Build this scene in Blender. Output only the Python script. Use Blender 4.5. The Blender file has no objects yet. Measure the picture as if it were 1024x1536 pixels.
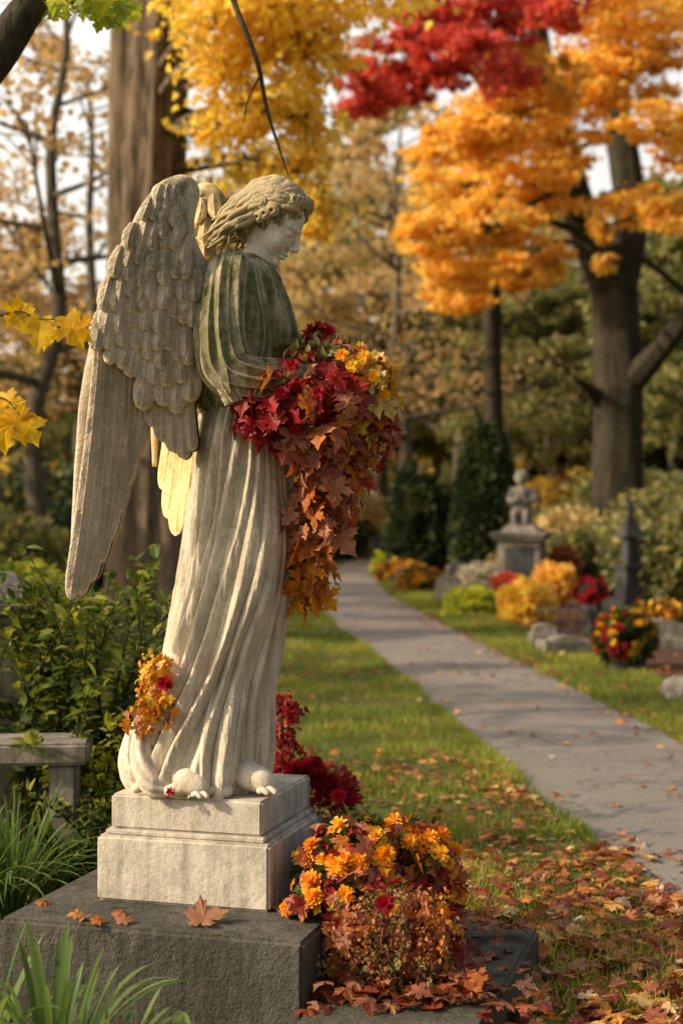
import bpy, math, random
import numpy as np
from mathutils import Vector, Matrix
rng=np.random.default_rng(11); random.seed(11)
PI=math.pi
CAMH=1.42
def at(u,v,d):  # image pixel coordinates + depth, projected through the camera -> world metres
    return np.array([(u-512)*d/2300.0,d,CAMH-(v-768)*d/2300.0])
scene=bpy.context.scene; col=scene.collection

# ---------------------------------------------------------------- mesh builder
class MB:
    def __init__(s): s.v=[];s.f=[];s.r=[];s.n=0
    def add(s,v,fs,mat=0,smooth=True,rnd=0.5):
        v=np.asarray(v,float).reshape(-1,3)
        if not isinstance(fs,(list,tuple)): fs=[fs]
        for f in fs:
            f=np.asarray(f,np.int64)
            if len(f): s.f.append((f+s.n,mat,smooth))
        r=np.asarray(rnd,float)
        s.r.append(np.full(len(v),float(r)) if r.ndim==0 else r)
        s.v.append(v); s.n+=len(v)
    def mesh(s,name,mats):
        me=bpy.data.meshes.new(name)
        V=np.concatenate(s.v); me.vertices.add(len(V)); me.vertices.foreach_set('co',V.ravel().astype(np.float32))
        li=np.concatenate([f.ravel() for f,_,_ in s.f])
        lt=np.concatenate([np.full(len(f),f.shape[1]) for f,_,_ in s.f])
        mi=np.concatenate([np.full(len(f),m) for f,m,_ in s.f])
        sm=np.concatenate([np.full(len(f),k) for f,_,k in s.f])
        me.loops.add(len(li)); me.loops.foreach_set('vertex_index',li.astype(np.int32))
        me.polygons.add(len(lt)); ls=np.concatenate([[0],np.cumsum(lt)[:-1]])
        me.polygons.foreach_set('loop_start',ls.astype(np.int32))
        me.polygons.foreach_set('material_index',mi.astype(np.int32))
        me.polygons.foreach_set('use_smooth',sm.astype(bool))
        for m in mats: me.materials.append(m)
        a=me.attributes.new('rnd','FLOAT','POINT'); a.data.foreach_set('value',np.concatenate(s.r).astype(np.float32))
        me.update(calc_edges=True); me.validate()
        return me
    def obj(s,name,mats,parent=None,loc=(0,0,0)):
        if not isinstance(mats,(list,tuple)): mats=[mats]
        o=bpy.data.objects.new(name,s.mesh(name,mats)); col.objects.link(o); o.location=loc
        if parent: o.parent=parent
        return o
def inst(name,me,loc,rz=0,sc=1.0):
    o=bpy.data.objects.new(name,me); col.objects.link(o); o.location=loc; o.rotation_euler=(0,0,rz)
    o.scale=(sc,sc,sc) if not hasattr(sc,'__len__') else sc
    return o
def empty(name,loc=(0,0,0),rz=0):
    o=bpy.data.objects.new(name,None); col.objects.link(o); o.location=loc; o.rotation_euler=(0,0,rz); o.empty_display_size=.2
    return o
def gridf(nr,ns,wrap=True):
    i=(np.arange(nr-1)*ns)[:,None]; j=np.arange(ns if wrap else ns-1)[None]; jn=(j+1)%ns
    return np.stack([i+j,i+jn,i+ns+jn,i+ns+j],-1).reshape(-1,4)
def caps(nr,ns):
    j=np.arange(ns); jn=(j+1)%ns
    a=np.stack([np.full(ns,nr*ns),jn,j],-1); b=np.stack([np.full(ns,nr*ns+1),(nr-1)*ns+j,(nr-1)*ns+jn],-1)
    return np.concatenate([a,b])
def spl(P,n):
    P=np.asarray(P,float); m=len(P)
    Q=np.vstack([2*P[0]-P[1],P,2*P[-1]-P[-2]]); t=np.linspace(0,m-1-1e-9,n); i=t.astype(int); f=(t-i)[:,None]
    a,b,c,d=Q[i],Q[i+1],Q[i+2],Q[i+3]
    return .5*((2*b)+(-a+c)*f+(2*a-5*b+4*c-d)*f**2+(-a+3*b-3*c+d)*f**3)
def tube(mb,P,R,seg=8,mat=0,n=None,disp=None,rnd=.5,sq=1.0,up=None):
    P=np.asarray(P,float); R=np.asarray(R,float)
    if R.ndim==0: R=np.full(len(P),float(R))
    if n: 
        PR=spl(np.column_stack([P,R]),n); P,R=PR[:,:3],np.maximum(PR[:,3],1e-4)
    T=np.gradient(P,axis=0); T/=np.linalg.norm(T,axis=1)[:,None]+1e-12
    N=np.zeros_like(T); a=np.array([0,0,1.]) if abs(T[0][2])<.9 else np.array([1.,0,0])
    if up is not None: a=np.asarray(up,float)
    x=np.cross(T[0],a); x/=np.linalg.norm(x); N[0]=x
    for i in range(1,len(P)):
        x=N[i-1]-T[i]*np.dot(N[i-1],T[i]); N[i]=x/(np.linalg.norm(x)+1e-12)
    B=np.cross(T,N); th=np.linspace(0,2*PI,seg,endpoint=False)
    rr=R[:,None]*np.ones(seg)
    if disp is not None: rr=rr*disp(np.linspace(0,1,len(P))[:,None],th[None])
    V=P[:,None]+rr[...,None]*(np.cos(th)[None,:,None]*N[:,None]+sq*np.sin(th)[None,:,None]*B[:,None])
    V=np.vstack([V.reshape(-1,3),P[0],P[-1]])
    mb.add(V,[gridf(len(P),seg),caps(len(P),seg)],mat,True,rnd)
def ell(mb,c,r,mat=0,seg=20,rings=12,rnd=.5,M=None):
    la=np.linspace(-PI/2+.05,PI/2-.05,rings); th=np.linspace(0,2*PI,seg,endpoint=False)
    V=np.stack([np.cos(la)[:,None]*np.cos(th),np.cos(la)[:,None]*np.sin(th),np.sin(la)[:,None]*np.ones(seg)],-1)
    V=np.vstack([V.reshape(-1,3),[0,0,-1],[0,0,1]])*np.asarray(r)
    if M is not None: V=V@np.asarray(M).T
    mb.add(V+np.asarray(c),[gridf(rings,seg),caps(rings,seg)],mat,True,rnd)
def box(name,size,loc,rz=0,mat=None,bev=.008,parent=None,jit=0,taper=1.0):
    import bmesh
    bm=bmesh.new(); bmesh.ops.create_cube(bm,size=1)
    for v in bm.verts:
        t=taper if v.co.z>0 else 1
        v.co.x*=size[0]*t; v.co.y*=size[1]*t; v.co.z*=size[2]
    if bev: bmesh.ops.bevel(bm,geom=bm.edges[:],offset=bev,segments=3,affect='EDGES')
    me=bpy.data.meshes.new(name); bm.to_mesh(me); bm.free()
    for p in me.polygons: p.use_smooth=False
    if mat: me.materials.append(mat)
    o=bpy.data.objects.new(name,me); col.objects.link(o); o.location=loc; o.rotation_euler=(0,0,rz)
    if parent: o.parent=parent
    return o
_lat=rng.random((32,32,32))
def vnoise(p):
    p=np.asarray(p,float); i=np.floor(p).astype(int); f=p-i; f=f*f*(3-2*f); r=0
    for dx in (0,1):
        for dy in (0,1):
            for dz in (0,1):
                w=(f[...,0] if dx else 1-f[...,0])*(f[...,1] if dy else 1-f[...,1])*(f[...,2] if dz else 1-f[...,2])
                r=r+w*_lat[(i[...,0]+dx)%32,(i[...,1]+dy)%32,(i[...,2]+dz)%32]
    return r*2-1

# ---------------------------------------------------------------- materials
class Mt:
    def __init__(s,name):
        s.m=bpy.data.materials.new(name); s.m.use_nodes=True; s.t=s.m.node_tree; s.t.nodes.clear()
    def n(s,typ,ins=None,**pr):
        nd=s.t.nodes.new(typ)
        for k,v in pr.items(): setattr(nd,k,v)
        for k,v in (ins or {}).items():
            if isinstance(v,bpy.types.NodeSocket): s.t.links.new(v,nd.inputs[k])
            else: nd.inputs[k].default_value=v
        return nd
    def ramp(s,fac,stops,interp='LINEAR'):
        r=s.n('ShaderNodeValToRGB',{0:fac}); cr=r.color_ramp; cr.interpolation=interp
        while len(cr.elements)<len(stops): cr.elements.new(.5)
        for e,(p,c) in zip(cr.elements,stops):
            e.position=p
            if not hasattr(c,'__len__'): c=(c,c,c)
            e.color=(*c,1)
        return r.outputs[0]
    def noise(s,vec,scale,detail=4,rough=.55,w=0):
        return s.n('ShaderNodeTexNoise',{'Vector':vec,'Scale':scale,'Detail':detail,'Roughness':rough}).outputs[0]
    def mix(s,f,a,b,mode='MIX'):
        m=s.n('ShaderNodeMix',data_type='RGBA',blend_type=mode)
        for k,v in ((0,f),(6,a),(7,b)):
            if isinstance(v,bpy.types.NodeSocket): s.t.links.new(v,m.inputs[k])
            else: m.inputs[k].default_value=v if k==0 else (*v,1)
        return m.outputs[2]
    def math(s,op,a,b=0.0,clamp=False):
        m=s.n('ShaderNodeMath',operation=op,use_clamp=clamp)
        for k,v in ((0,a),(1,b)):
            if isinstance(v,bpy.types.NodeSocket): s.t.links.new(v,m.inputs[k])
            else: m.inputs[k].default_value=v
        return m.outputs[0]
    def out(s,sh): s.n('ShaderNodeOutputMaterial',{0:sh}); return s.m
    def pos(s,scale=(1,1,1),obj=False):
        c=s.n('ShaderNodeTexCoord').outputs['Object'] if obj else s.n('ShaderNodeNewGeometry').outputs['Position']
        return s.n('ShaderNodeMapping',{0:c,3:scale}).outputs[0]
    def bsdf(s,color,rough=.85,bump=None,bs=.3,bd=.01,spec=.3):
        ins={'Base Color':color if isinstance(color,bpy.types.NodeSocket) else (*color,1),'Roughness':rough,'Specular IOR Level':spec}
        if bump is not None: ins['Normal']=s.n('ShaderNodeBump',{'Strength':bs,'Distance':bd,'Height':bump}).outputs[0]
        return s.n('ShaderNodeBsdfPrincipled',ins).outputs[0]
def leafmat(name,stops,trans=.45,vein=0,rough=.5,tint=1.25):
    k=Mt(name); a=k.n('ShaderNodeAttribute',attribute_name='rnd').outputs['Fac']
    c=k.ramp(a,stops)
    if vein:
        nz=k.noise(k.pos(),vein,3); c=k.mix(k.ramp(nz,[(.3,.0),(.7,1.)]),k.mix(1.0,c,(.55,.5,.45),'MULTIPLY'),c)
    s=k.bsdf(c,rough,spec=.25)
    tr=k.n('ShaderNodeBsdfTranslucent',{0:k.mix(1.0,c,(tint,tint*.95,tint*.6),'MULTIPLY')}).outputs[0]
    return k.out(k.n('ShaderNodeMixShader',{0:trans,1:s,2:tr}).outputs[0])
def barkmat(name,c1,c2,sc=1.0):
    k=Mt(name); p=k.pos((7*sc,7*sc,1.0*sc),True); n1=k.noise(p,2.2,6,.65); n2=k.noise(k.pos((20,20,20),True),1,4)
    c=k.ramp(n1,[(.35,c1),(.62,c2)]); c=k.mix(k.ramp(n2,[(.4,0.),(.8,.5)]),c,(.10,.11,.06))
    return k.out(k.bsdf(c,.95,n1,1.0,.05,.1))
def stonemat(name,base,dark,moss=None,zlo=0,zhi=1,bump=.35,sc=1.0,wear=.5,point=True,mossbase=0.0,crev=.85):
    k=Mt(name); p=k.pos((sc,sc,sc)); n1=k.noise(p,5,8,.65); n2=k.noise(p,60,5,.6); st=k.noise(k.pos((26*sc,26*sc,2.2*sc)),1,5,.6); n3=k.noise(p,16,8,.7)
    c=k.ramp(n1,[(.32,dark),(.6,base)])
    c=k.mix(k.math('MULTIPLY',k.ramp(st,[(.48,0.),(.68,1.)]),wear),c,tuple(x*.45 for x in dark))
    c=k.mix(k.ramp(n2,[(.45,0.),(.75,.35)]),c,tuple(x*.5 for x in dark))
    c=k.mix(k.ramp(n3,[(.56,0.),(.70,.45)]),c,tuple(x*.42 for x in dark))
    if moss:
        z=k.n('ShaderNodeSeparateXYZ',{0:k.n('ShaderNodeNewGeometry').outputs['Position']}).outputs[2]
        f=k.n('ShaderNodeMapRange',{0:z,1:zlo,2:zhi,3:mossbase,4:1.0}).outputs[0]
        f=k.math('MULTIPLY',f,k.ramp(k.math('ADD',k.math('MULTIPLY',k.noise(p,9,8,.7),.6),k.math('MULTIPLY',st,.4)),[(.42,.12),(.56,1.)]),True)
        c=k.mix(f,c,k.mix(k.ramp(n2,[(.35,0.),(.65,1.)]),moss,tuple(x*.45 for x in moss)))
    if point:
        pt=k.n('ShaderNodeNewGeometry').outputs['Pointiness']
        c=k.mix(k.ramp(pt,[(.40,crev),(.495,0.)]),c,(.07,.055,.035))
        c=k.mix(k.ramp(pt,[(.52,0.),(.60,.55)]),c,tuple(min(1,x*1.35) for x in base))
    v=k.n('ShaderNodeTexVoronoi',{'Vector':p,'Scale':130}).outputs[0]
    h=k.math('ADD',k.math('ADD',k.math('MULTIPLY',n2,1.0),k.math('MULTIPLY',v,.35)),k.math('MULTIPLY',n3,1.6))
    return k.out(k.bsdf(c,.9,h,bump,.006,.2))

CREAM=(.72,.63,.50)
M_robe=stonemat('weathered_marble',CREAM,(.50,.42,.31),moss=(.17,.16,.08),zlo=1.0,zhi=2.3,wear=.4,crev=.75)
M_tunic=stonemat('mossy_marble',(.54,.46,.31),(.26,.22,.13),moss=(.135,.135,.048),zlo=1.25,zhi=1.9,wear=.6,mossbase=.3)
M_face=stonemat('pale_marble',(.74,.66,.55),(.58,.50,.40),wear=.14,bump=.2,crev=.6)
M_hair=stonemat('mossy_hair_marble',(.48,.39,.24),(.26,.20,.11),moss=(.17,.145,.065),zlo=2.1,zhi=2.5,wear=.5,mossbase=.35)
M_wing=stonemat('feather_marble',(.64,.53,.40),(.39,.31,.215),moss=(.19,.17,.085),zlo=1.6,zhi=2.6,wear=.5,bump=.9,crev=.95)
M_wing2=stonemat('glow_tinted_feathers',(.85,.64,.34),(.66,.45,.2),moss=(.26,.19,.09),zlo=1.5,zhi=2.3,wear=.2,bump=.4)  # far wing's warm sun glow is painted into the base colour
M_plinth=stonemat('plinth_stone',(.66,.59,.50),(.50,.44,.36),moss=(.2,.19,.12),zlo=.8,zhi=-.2,wear=.5,bump=.35,point=False)
M_slab=stonemat('granite_slab',(.115,.105,.09),(.055,.05,.043),moss=(.045,.05,.022),zlo=.5,zhi=-.3,wear=.5,bump=1.0,point=False)
M_slab2=stonemat('low_granite',(.13,.12,.10),(.07,.062,.05),moss=(.05,.055,.025),zlo=.5,zhi=-.3,wear=.3,bump=1.0,point=False)
M_grave=stonemat('grave_stone',(.34,.305,.26),(.19,.17,.145),moss=(.12,.12,.08),zlo=2,zhi=-1,wear=.5,point=False)
M_darkst=stonemat('dark_stone',(.075,.078,.08),(.04,.04,.04),wear=.4,point=False)
M_bark=barkmat('furrowed_bark',(.05,.035,.024),(.27,.19,.13))
M_barkd=barkmat('dark_bark',(.018,.014,.011),(.07,.054,.042))
M_barkm=barkmat('hazy_bark',(.07,.058,.045),(.18,.145,.11))
M_twig=barkmat('twig_bark',(.03,.022,.016),(.07,.05,.035),3)
L_autumn=leafmat('autumn_leaves',[(0,(.16,.008,.012)),(.15,(.42,.015,.018)),(.28,(.38,.06,.04)),(.42,(.55,.25,.16)),(.55,(.56,.18,.035)),(.7,(.78,.32,.02)),(.85,(.82,.50,.04)),(.93,(.80,.68,.28)),(1,(.10,.13,.03))],.3,45)
L_orange=leafmat('orange_foliage',[(0,(.52,.25,.035)),(.3,(.76,.44,.06)),(.7,(.90,.60,.12)),(1,(.90,.70,.25))],.5)
L_red=leafmat('red_foliage',[(0,(.34,.03,.03)),(.5,(.64,.08,.07)),(.85,(.72,.17,.10)),(1,(.78,.34,.09))],.5)
L_yellow=leafmat('yellow_foliage',[(0,(.60,.38,.05)),(.5,(.84,.60,.09)),(1,(.86,.74,.22))],.55)
L_brightyel=leafmat('yellow_maple_leaves',[(0,(.80,.46,.01)),(1,(.90,.66,.03))],.5,30)
L_lime=leafmat('lime_foliage',[(0,(.22,.28,.03)),(1,(.60,.60,.06))],.5)
L_gold=leafmat('golden_wood_hazed',[(0,(.29,.21,.10)),(.5,(.52,.41,.20)),(1,(.74,.60,.32))],.5)  # gold, rust and olive leaves: distant haze painted in as paler colour
L_rust=leafmat('rust_wood_hazed',[(0,(.29,.19,.10)),(.5,(.54,.36,.18)),(1,(.70,.53,.27))],.5)
L_olive=leafmat('olive_wood_hazed',[(0,(.11,.12,.05)),(.5,(.28,.29,.12)),(1,(.52,.48,.20))],.5)
L_dkgreen=leafmat('evergreen',[(0,(.016,.03,.012)),(.6,(.045,.07,.026)),(1,(.12,.14,.045))],.25)
L_green=leafmat('shrub_leaves',[(0,(.04,.075,.018)),(.5,(.12,.18,.03)),(.85,(.28,.33,.055)),(1,(.54,.50,.08))],.5,20)
L_strap=leafmat('strap_leaves',[(0,(.035,.08,.016)),(.6,(.10,.17,.04)),(1,(.24,.31,.10))],.45)
L_grass=leafmat('grass_blades',[(0,(.08,.11,.022)),(.5,(.22,.27,.045)),(.85,(.38,.40,.08)),(1,(.50,.42,.16))],.5)
L_fallen=leafmat('fallen_leaf_litter',[(0,(.16,.03,.02)),(.25,(.38,.08,.04)),(.45,(.44,.22,.12)),(.6,(.54,.17,.035)),(.78,(.72,.33,.06)),(.92,(.80,.54,.18)),(1,(.72,.58,.42))],.3,40)
L_petal=leafmat('flower_petals',[(0,(.28,.004,.02)),(.2,(.5,.01,.025)),(.35,(.55,.10,.02)),(.6,(.80,.28,.012)),(.8,(.88,.43,.02)),(1,(.86,.64,.05))],.3)
L_white=leafmat('white_flowers',[(0,(.4,.36,.28)),(1,(.75,.72,.62))],.3)
L_mound=leafmat('mixed_bedding',[(0,(.03,.06,.015)),(.4,(.09,.12,.03)),(.55,(.40,.05,.02)),(.75,(.7,.28,.03)),(1,(.85,.55,.04))],.35)

# ---------------------------------------------------------------- leaf templates
def fan(half,bow=.12):
    r=[(x,y) for x,y in half]; l=[(-x,y) for x,y in half[::-1] if abs(x)>1e-6]
    o=np.array(r+l); z=bow*np.abs(o[:,0])-.12*(o[:,1]-.4)**2
    V=np.vstack([np.column_stack([o,z]),[0,.38,0]]); k=len(o); j=np.arange(k)
    return V,np.stack([np.full(k,k),j,(j+1)%k],-1)
MAPLE=fan([(0,0),(.12,-.1),(.34,-.13),(.30,-.02),(.46,.05),(.33,.13),(.24,.2),(.45,.26),(.50,.2),(.56,.32),(.72,.42),(.54,.46),(.54,.57),(.38,.53),(.20,.50),(.24,.68),(.34,.70),(.22,.82),(.14,.86),(0,1.1)],.18)
STAR=fan([(0,0),(.3,-.08),(.26,.15),(.6,.4),(.22,.5),(.26,.72),(0,1.05)],.2)
OVAL=fan([(0,0),(.16,.12),(.27,.35),(.24,.6),(.12,.85),(0,1.05)],.25)
RH=(np.array([(0,0,0),(.36,.42,.12),(0,1,0),(-.36,.42,.12)],float),np.array([(0,1,2),(0,2,3)]))
DIA=(np.array([(0,0,0),(.42,.3,.1),(.25,.8,.0),(-.3,.95,.08),(-.45,.35,.12)],float),np.array([(0,1,2),(0,2,3),(0,3,4)]))
def nrm(a): return a/(np.linalg.norm(a,axis=-1,keepdims=True)+1e-9)
def leaves(mb,P,D,N,S,tmpl,mat=0,rnd=None,curl=0.0):
    T,F=tmpl; P=np.asarray(P,float); n=len(P)
    if n==0: return
    D=nrm(np.asarray(D,float)); N=np.asarray(N,float); N=nrm(N-D*np.sum(N*D,-1,keepdims=True)); R=np.cross(D,N)
    S=np.broadcast_to(np.asarray(S,float),(n,))
    c=(curl*(rng.random(n)*1.6-.4))[:,None] if curl else np.zeros((n,1))
    z=T[None,:,2]-c*((T[None,:,1]-.3)**2+T[None,:,0]**2)
    V=P[:,None]+S[:,None,None]*(T[None,:,0,None]*R[:,None]+T[None,:,1,None]*D[:,None]+z[...,None]*N[:,None])
    k=len(T); Fs=(F[None]+(np.arange(n)*k)[:,None,None]).reshape(-1,F.shape[1])
    if rnd is None: rnd=rng.random(n)
    mb.add(V.reshape(-1,3),Fs,mat,False,np.repeat(rnd,k))
def rdir(n): return nrm(rng.normal(size=(n,3)))
def cloud(mb,c,r,n,size,mat,tmpl=DIA,sub=10,subr=.35,rlo=0,rhi=1,droop=.4):
    c=np.asarray(c,float); r=np.asarray(r,float)*np.ones(3)
    d=rdir(sub)*(rng.random((sub,1))**.45)
    sc=c+d*r; sr=subr*r*(.5+1.0*rng.random((sub,1)))
    idx=rng.integers(0,sub,n); P=sc[idx]+rng.normal(size=(n,3))*sr[idx]*[.6,.6,.30]
    D=rdir(n)+[0,0,-droop]; N=rdir(n)+[0,0,.6]
    br=rng.random(sub)*.4
    leaves(mb,P,D,N,size*(.6+.8*rng.random(n)),tmpl,mat,rlo+(rhi-rlo)*np.clip(br[idx]+rng.random(n)*.6,0,1))
    return sc

# ---------------------------------------------------------------- sun and sky
sun_el=math.radians(30); d2=np.array([-.95,-.27]); d2/=np.linalg.norm(d2)
SUN=Vector((d2[0]*math.cos(sun_el),d2[1]*math.cos(sun_el),math.sin(sun_el)))
sl=bpy.data.lights.new('sun','SUN'); sl.energy=5.0; sl.angle=math.radians(.6); sl.color=(1,.83,.60)
so=bpy.data.objects.new('sun',sl); col.objects.link(so); so.rotation_euler=SUN.to_track_quat('Z','Y').to_euler(); so.location=(-20,0,20)
w=bpy.data.worlds.new('World'); scene.world=w; w.use_nodes=True; wt=w.node_tree
bg=wt.nodes['Background']; sk=wt.nodes.new('ShaderNodeTexSky'); sk.sky_type='NISHITA'; sk.sun_disc=False
sk.sun_elevation=sun_el; sk.sun_rotation=math.atan2(SUN.x,SUN.y); sk.air_density=1.0; sk.dust_density=7; sk.ozone_density=.6; sk.altitude=0
wt.links.new(sk.outputs[0],bg.inputs[0]); bg.inputs[1].default_value=.12
# thin bright high haze, strongest towards the back left
tc=wt.nodes.new('ShaderNodeTexCoord'); dp=wt.nodes.new('ShaderNodeVectorMath'); dp.operation='DOT_PRODUCT'; wt.links.new(tc.outputs['Generated'],dp.inputs[0]); dp.inputs[1].default_value=(-.45,.84,.30)
mr=wt.nodes.new('ShaderNodeMapRange'); wt.links.new(dp.outputs['Value'],mr.inputs[0]); mr.inputs[1].default_value=0; mr.inputs[2].default_value=1; mr.inputs[3].default_value=.15; mr.inputs[4].default_value=1.0
nz=wt.nodes.new('ShaderNodeTexNoise'); nz.inputs['Scale'].default_value=2.5; nz.inputs['Detail'].default_value=5; wt.links.new(tc.outputs['Generated'],nz.inputs['Vector'])
mm=wt.nodes.new('ShaderNodeMath'); mm.operation='MULTIPLY_ADD'; wt.links.new(nz.outputs[0],mm.inputs[0]); mm.inputs[1].default_value=.5; mm.inputs[2].default_value=.75
m3=wt.nodes.new('ShaderNodeMath'); m3.operation='MULTIPLY'; wt.links.new(mm.outputs[0],m3.inputs[0]); wt.links.new(mr.outputs[0],m3.inputs[1])
b2=wt.nodes.new('ShaderNodeBackground'); b2.inputs[0].default_value=(1,.93,.80,1); wt.links.new(m3.outputs[0],b2.inputs[1])
ad=wt.nodes.new('ShaderNodeAddShader'); wt.links.new(bg.outputs[0],ad.inputs[0]); wt.links.new(b2.outputs[0],ad.inputs[1]); wt.links.new(ad.outputs[0],wt.nodes['World Output'].inputs[0])
scene.view_settings.view_transform='Standard'; scene.view_settings.look='None'; scene.view_settings.exposure=0

# ---------------------------------------------------------------- ground and path
k=Mt('grass_ground'); p=k.pos(); n1=k.noise(p,.8,6); n2=k.noise(p,25,5,.7)
c=k.ramp(n2,[(.3,(.05,.06,.016)),(.55,(.13,.15,.035)),(.75,(.20,.18,.06))]); c=k.mix(k.ramp(n1,[(.45,0.),(.7,.6)]),c,(.17,.12,.05))
M_ground=k.out(k.bsdf(c,.95,n2,.8,.03,.1))
g=MB(); g.add([(-400,-60,0),(400,-60,0),(400,700,0),(-400,700,0)],np.array([[0,1,2,3]]),0,False); g.obj('ground',M_ground)
PY=np.array([-3,0,4,5.8,8.5,9.4,13,18.5,20.2,26,32,40,55,75]); PLx=np.array([1.3,1.28,1.22,1.13,.86,.78,.5,-.06,-.2,-.40,-.36,-.1,1.2,4]); PRx=np.array([4.6,4.0,3.1,2.7,2.22,2.1,1.8,1.35,1.2,.84,.66,.80,2.1,5.0])
def pl(y): return np.interp(y,PY,PLx)
def pr(y): return np.interp(y,PY,PRx)
ys=np.concatenate([np.arange(-3,26,.12),np.arange(26,75,.6)]); 
def smooth1(a,k=9):
    return np.convolve(np.pad(a,k//2,mode='edge'),np.ones(k)/k,'valid')
a=smooth1(pl(ys),15)+.03*vnoise(np.column_stack([ys*2.3,ys*0,ys*0]))+.025*vnoise(np.column_stack([ys*7,ys*0,ys*0+5])); b=smooth1(pr(ys),15)+.04*vnoise(np.column_stack([ys*2.1,ys*0+9,ys*0]))
m=9; tt=np.linspace(0,1,m)
V=np.stack([a[:,None]*(1-tt)+b[:,None]*tt,ys[:,None]*np.ones(m),.006+.02*np.sin(tt*PI)[None]*np.ones((len(ys),1))],-1)
k=Mt('asphalt_path'); p=k.pos(); n1=k.noise(p,1.3,5); n2=k.noise(p,90,4,.7); n3=k.noise(p,9,5); n4=k.noise(k.pos(),.45,4)
c=k.ramp(n2,[(.3,(.11,.098,.088)),(.7,(.36,.325,.285))]); c=k.mix(k.ramp(n1,[(.35,0.),(.7,.55)]),c,(.17,.15,.13)); c=k.mix(k.ramp(n3,[(.58,0.),(.72,.6)]),c,(.12,.09,.06)); c=k.mix(k.ramp(n4,[(.45,0.),(.62,.35)]),c,(.34,.30,.26))
cr=k.n('ShaderNodeTexVoronoi',{'Vector':k.n('ShaderNodeVectorMath',{0:p,1:k.n('ShaderNodeVectorMath',{0:k.n('ShaderNodeTexNoise',{'Vector':p,'Scale':3.0,'Detail':5.0}).outputs[1],1:(.6,.6,.6)},operation='MULTIPLY').outputs[0]},operation='ADD').outputs[0],'Scale':.8},feature='DISTANCE_TO_EDGE').outputs[0]
c=k.mix(k.ramp(cr,[(.0,.6),(.010,0.)]),c,(.05,.042,.034))
M_path=k.out(k.bsdf(c,.8,n2,.9,.014,.35))
g=MB(); g.add(V,gridf(len(ys),m,False),0,True); g.obj('path',M_path)
k=Mt('mulch'); p=k.pos(); n2=k.noise(p,30,5,.7); M_mulch=k.out(k.bsdf(k.ramp(n2,[(.3,(.035,.022,.014)),(.7,(.18,.10,.06))]),.95,n2,1,.04,.1))
g=MB(); yy=np.linspace(9.5,34,60); e=pr(yy)+.75+.35*vnoise(np.column_stack([yy*.8,yy*0,yy*0])); e2=e+3.2
V=np.stack([np.column_stack([e,yy,yy*0+.004]),np.column_stack([e2,yy,yy*0+.004])],1); g.add(V,gridf(60,2,False),0,False); g.obj('mulch_bed',M_mulch)

g=MB()
def blades(n,xf,y0,y1,h,wd):
    y=y0*(y1/y0)**rng.random(n); x=xf(y); P=np.column_stack([x,y,np.zeros(n)]); D=rdir(n)*[.6,.6,.1]+[0,0,1]; N=rdir(n)
    dens=vnoise(np.column_stack([x*2.2,y*2.2,x*0]))
    keep=rng.random(n)<.75+.6*dens; P,D,N,y=P[keep],D[keep],N[keep],y[keep]; m=len(P)
    S=h*(.5+.8*rng.random(m))*(1+.3*dens[keep]); T=(np.array([(-wd,0,0),(wd,0,0),(.3*wd,1,.15)]),np.array([[0,1,2]]))
    leaves(g,P,D,N,S*(1+y/40),T,0,np.clip(.45+.35*dens[keep]+.35*rng.normal(size=m)*.6,0,1))
blades(120000,lambda y:pl(y)+.03-(rng.random(len(y))**1.1)*(2.4+y*.06),4.3,26,.045,.07)
blades(9000,lambda y:pl(y)+.05-rng.random(len(y))*.06,3.5,20,.05,.07)
blades(45000,lambda y:pr(y)-.02+rng.random(len(y))*(.9),7,30,.05,.08)
blades(26000,lambda y:-1.2-rng.random(len(y))*3.5,4.6,20,.08,.07)
g.obj('lawn_grass',L_grass)

g=MB()
def litter(n,xf,y0,y1,size,pw=1.0,z=.012,rl=0,rh=1,tm=MAPLE):
    y=y0+(y1-y0)*rng.random(n)**pw; x=xf(y)
    kp=rng.random(n)<.75+.7*vnoise(np.column_stack([x*3.1,y*3.1,x*0+8])); x=x[kp]; y=y[kp]; n=len(x)
    P=np.column_stack([x,y,z+.04*rng.random(n)**2]); N=rdir(n)*.5+[0,0,1]; D=rdir(n)*[1,1,.15]
    leaves(g,P,D,N,size*(.5+.75*rng.random(n)),tm,0,rl+(rh-rl)*rng.random(n),curl=.7)
litter(3000,lambda y:.40+rng.random(len(y))**.8*1.25,2.9,5.6,.058,.8)
litter(760,lambda y:.12+rng.random(len(y))*1.1,4.75,6.6,.05)
litter(700,lambda y:pl(y)-.02-rng.random(len(y))**1.6*1.2,5.5,9,.045,1.2,.012,.2,1)
litter(520,lambda y:pl(y)-rng.random(len(y))*1.7,7,17,.042,1,.012,.3,1)
litter(380,lambda y:pl(y)+rng.random(len(y))*(pr(y)-pl(y)),4.5,22,.04,1,.03)
litter(520,lambda y:pl(y)+rng.random(len(y))**2.5*.6,3.2,6.3,.05,.8,.025)
litter(1700,lambda y:pr(y)+.3+rng.random(len(y))*3.2,8.5,24,.06,1.2)
litter(520,lambda y:pr(y)+.1-rng.random(len(y))**2*.35,7,24,.045,1,.02)
litter(500,lambda y:-1.0-rng.random(len(y))*3,4.6,12,.06)
litter(120,lambda y:.08+rng.random(len(y))*.45,3.9,4.75,.055,1,.125,0,.6)
litter(6,lambda y:-.8+rng.random(len(y))*.62,4.15,4.4,.05,1,.295,.3,.7)
g.obj('fallen_leaves',L_fallen)
g=MB()
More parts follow.
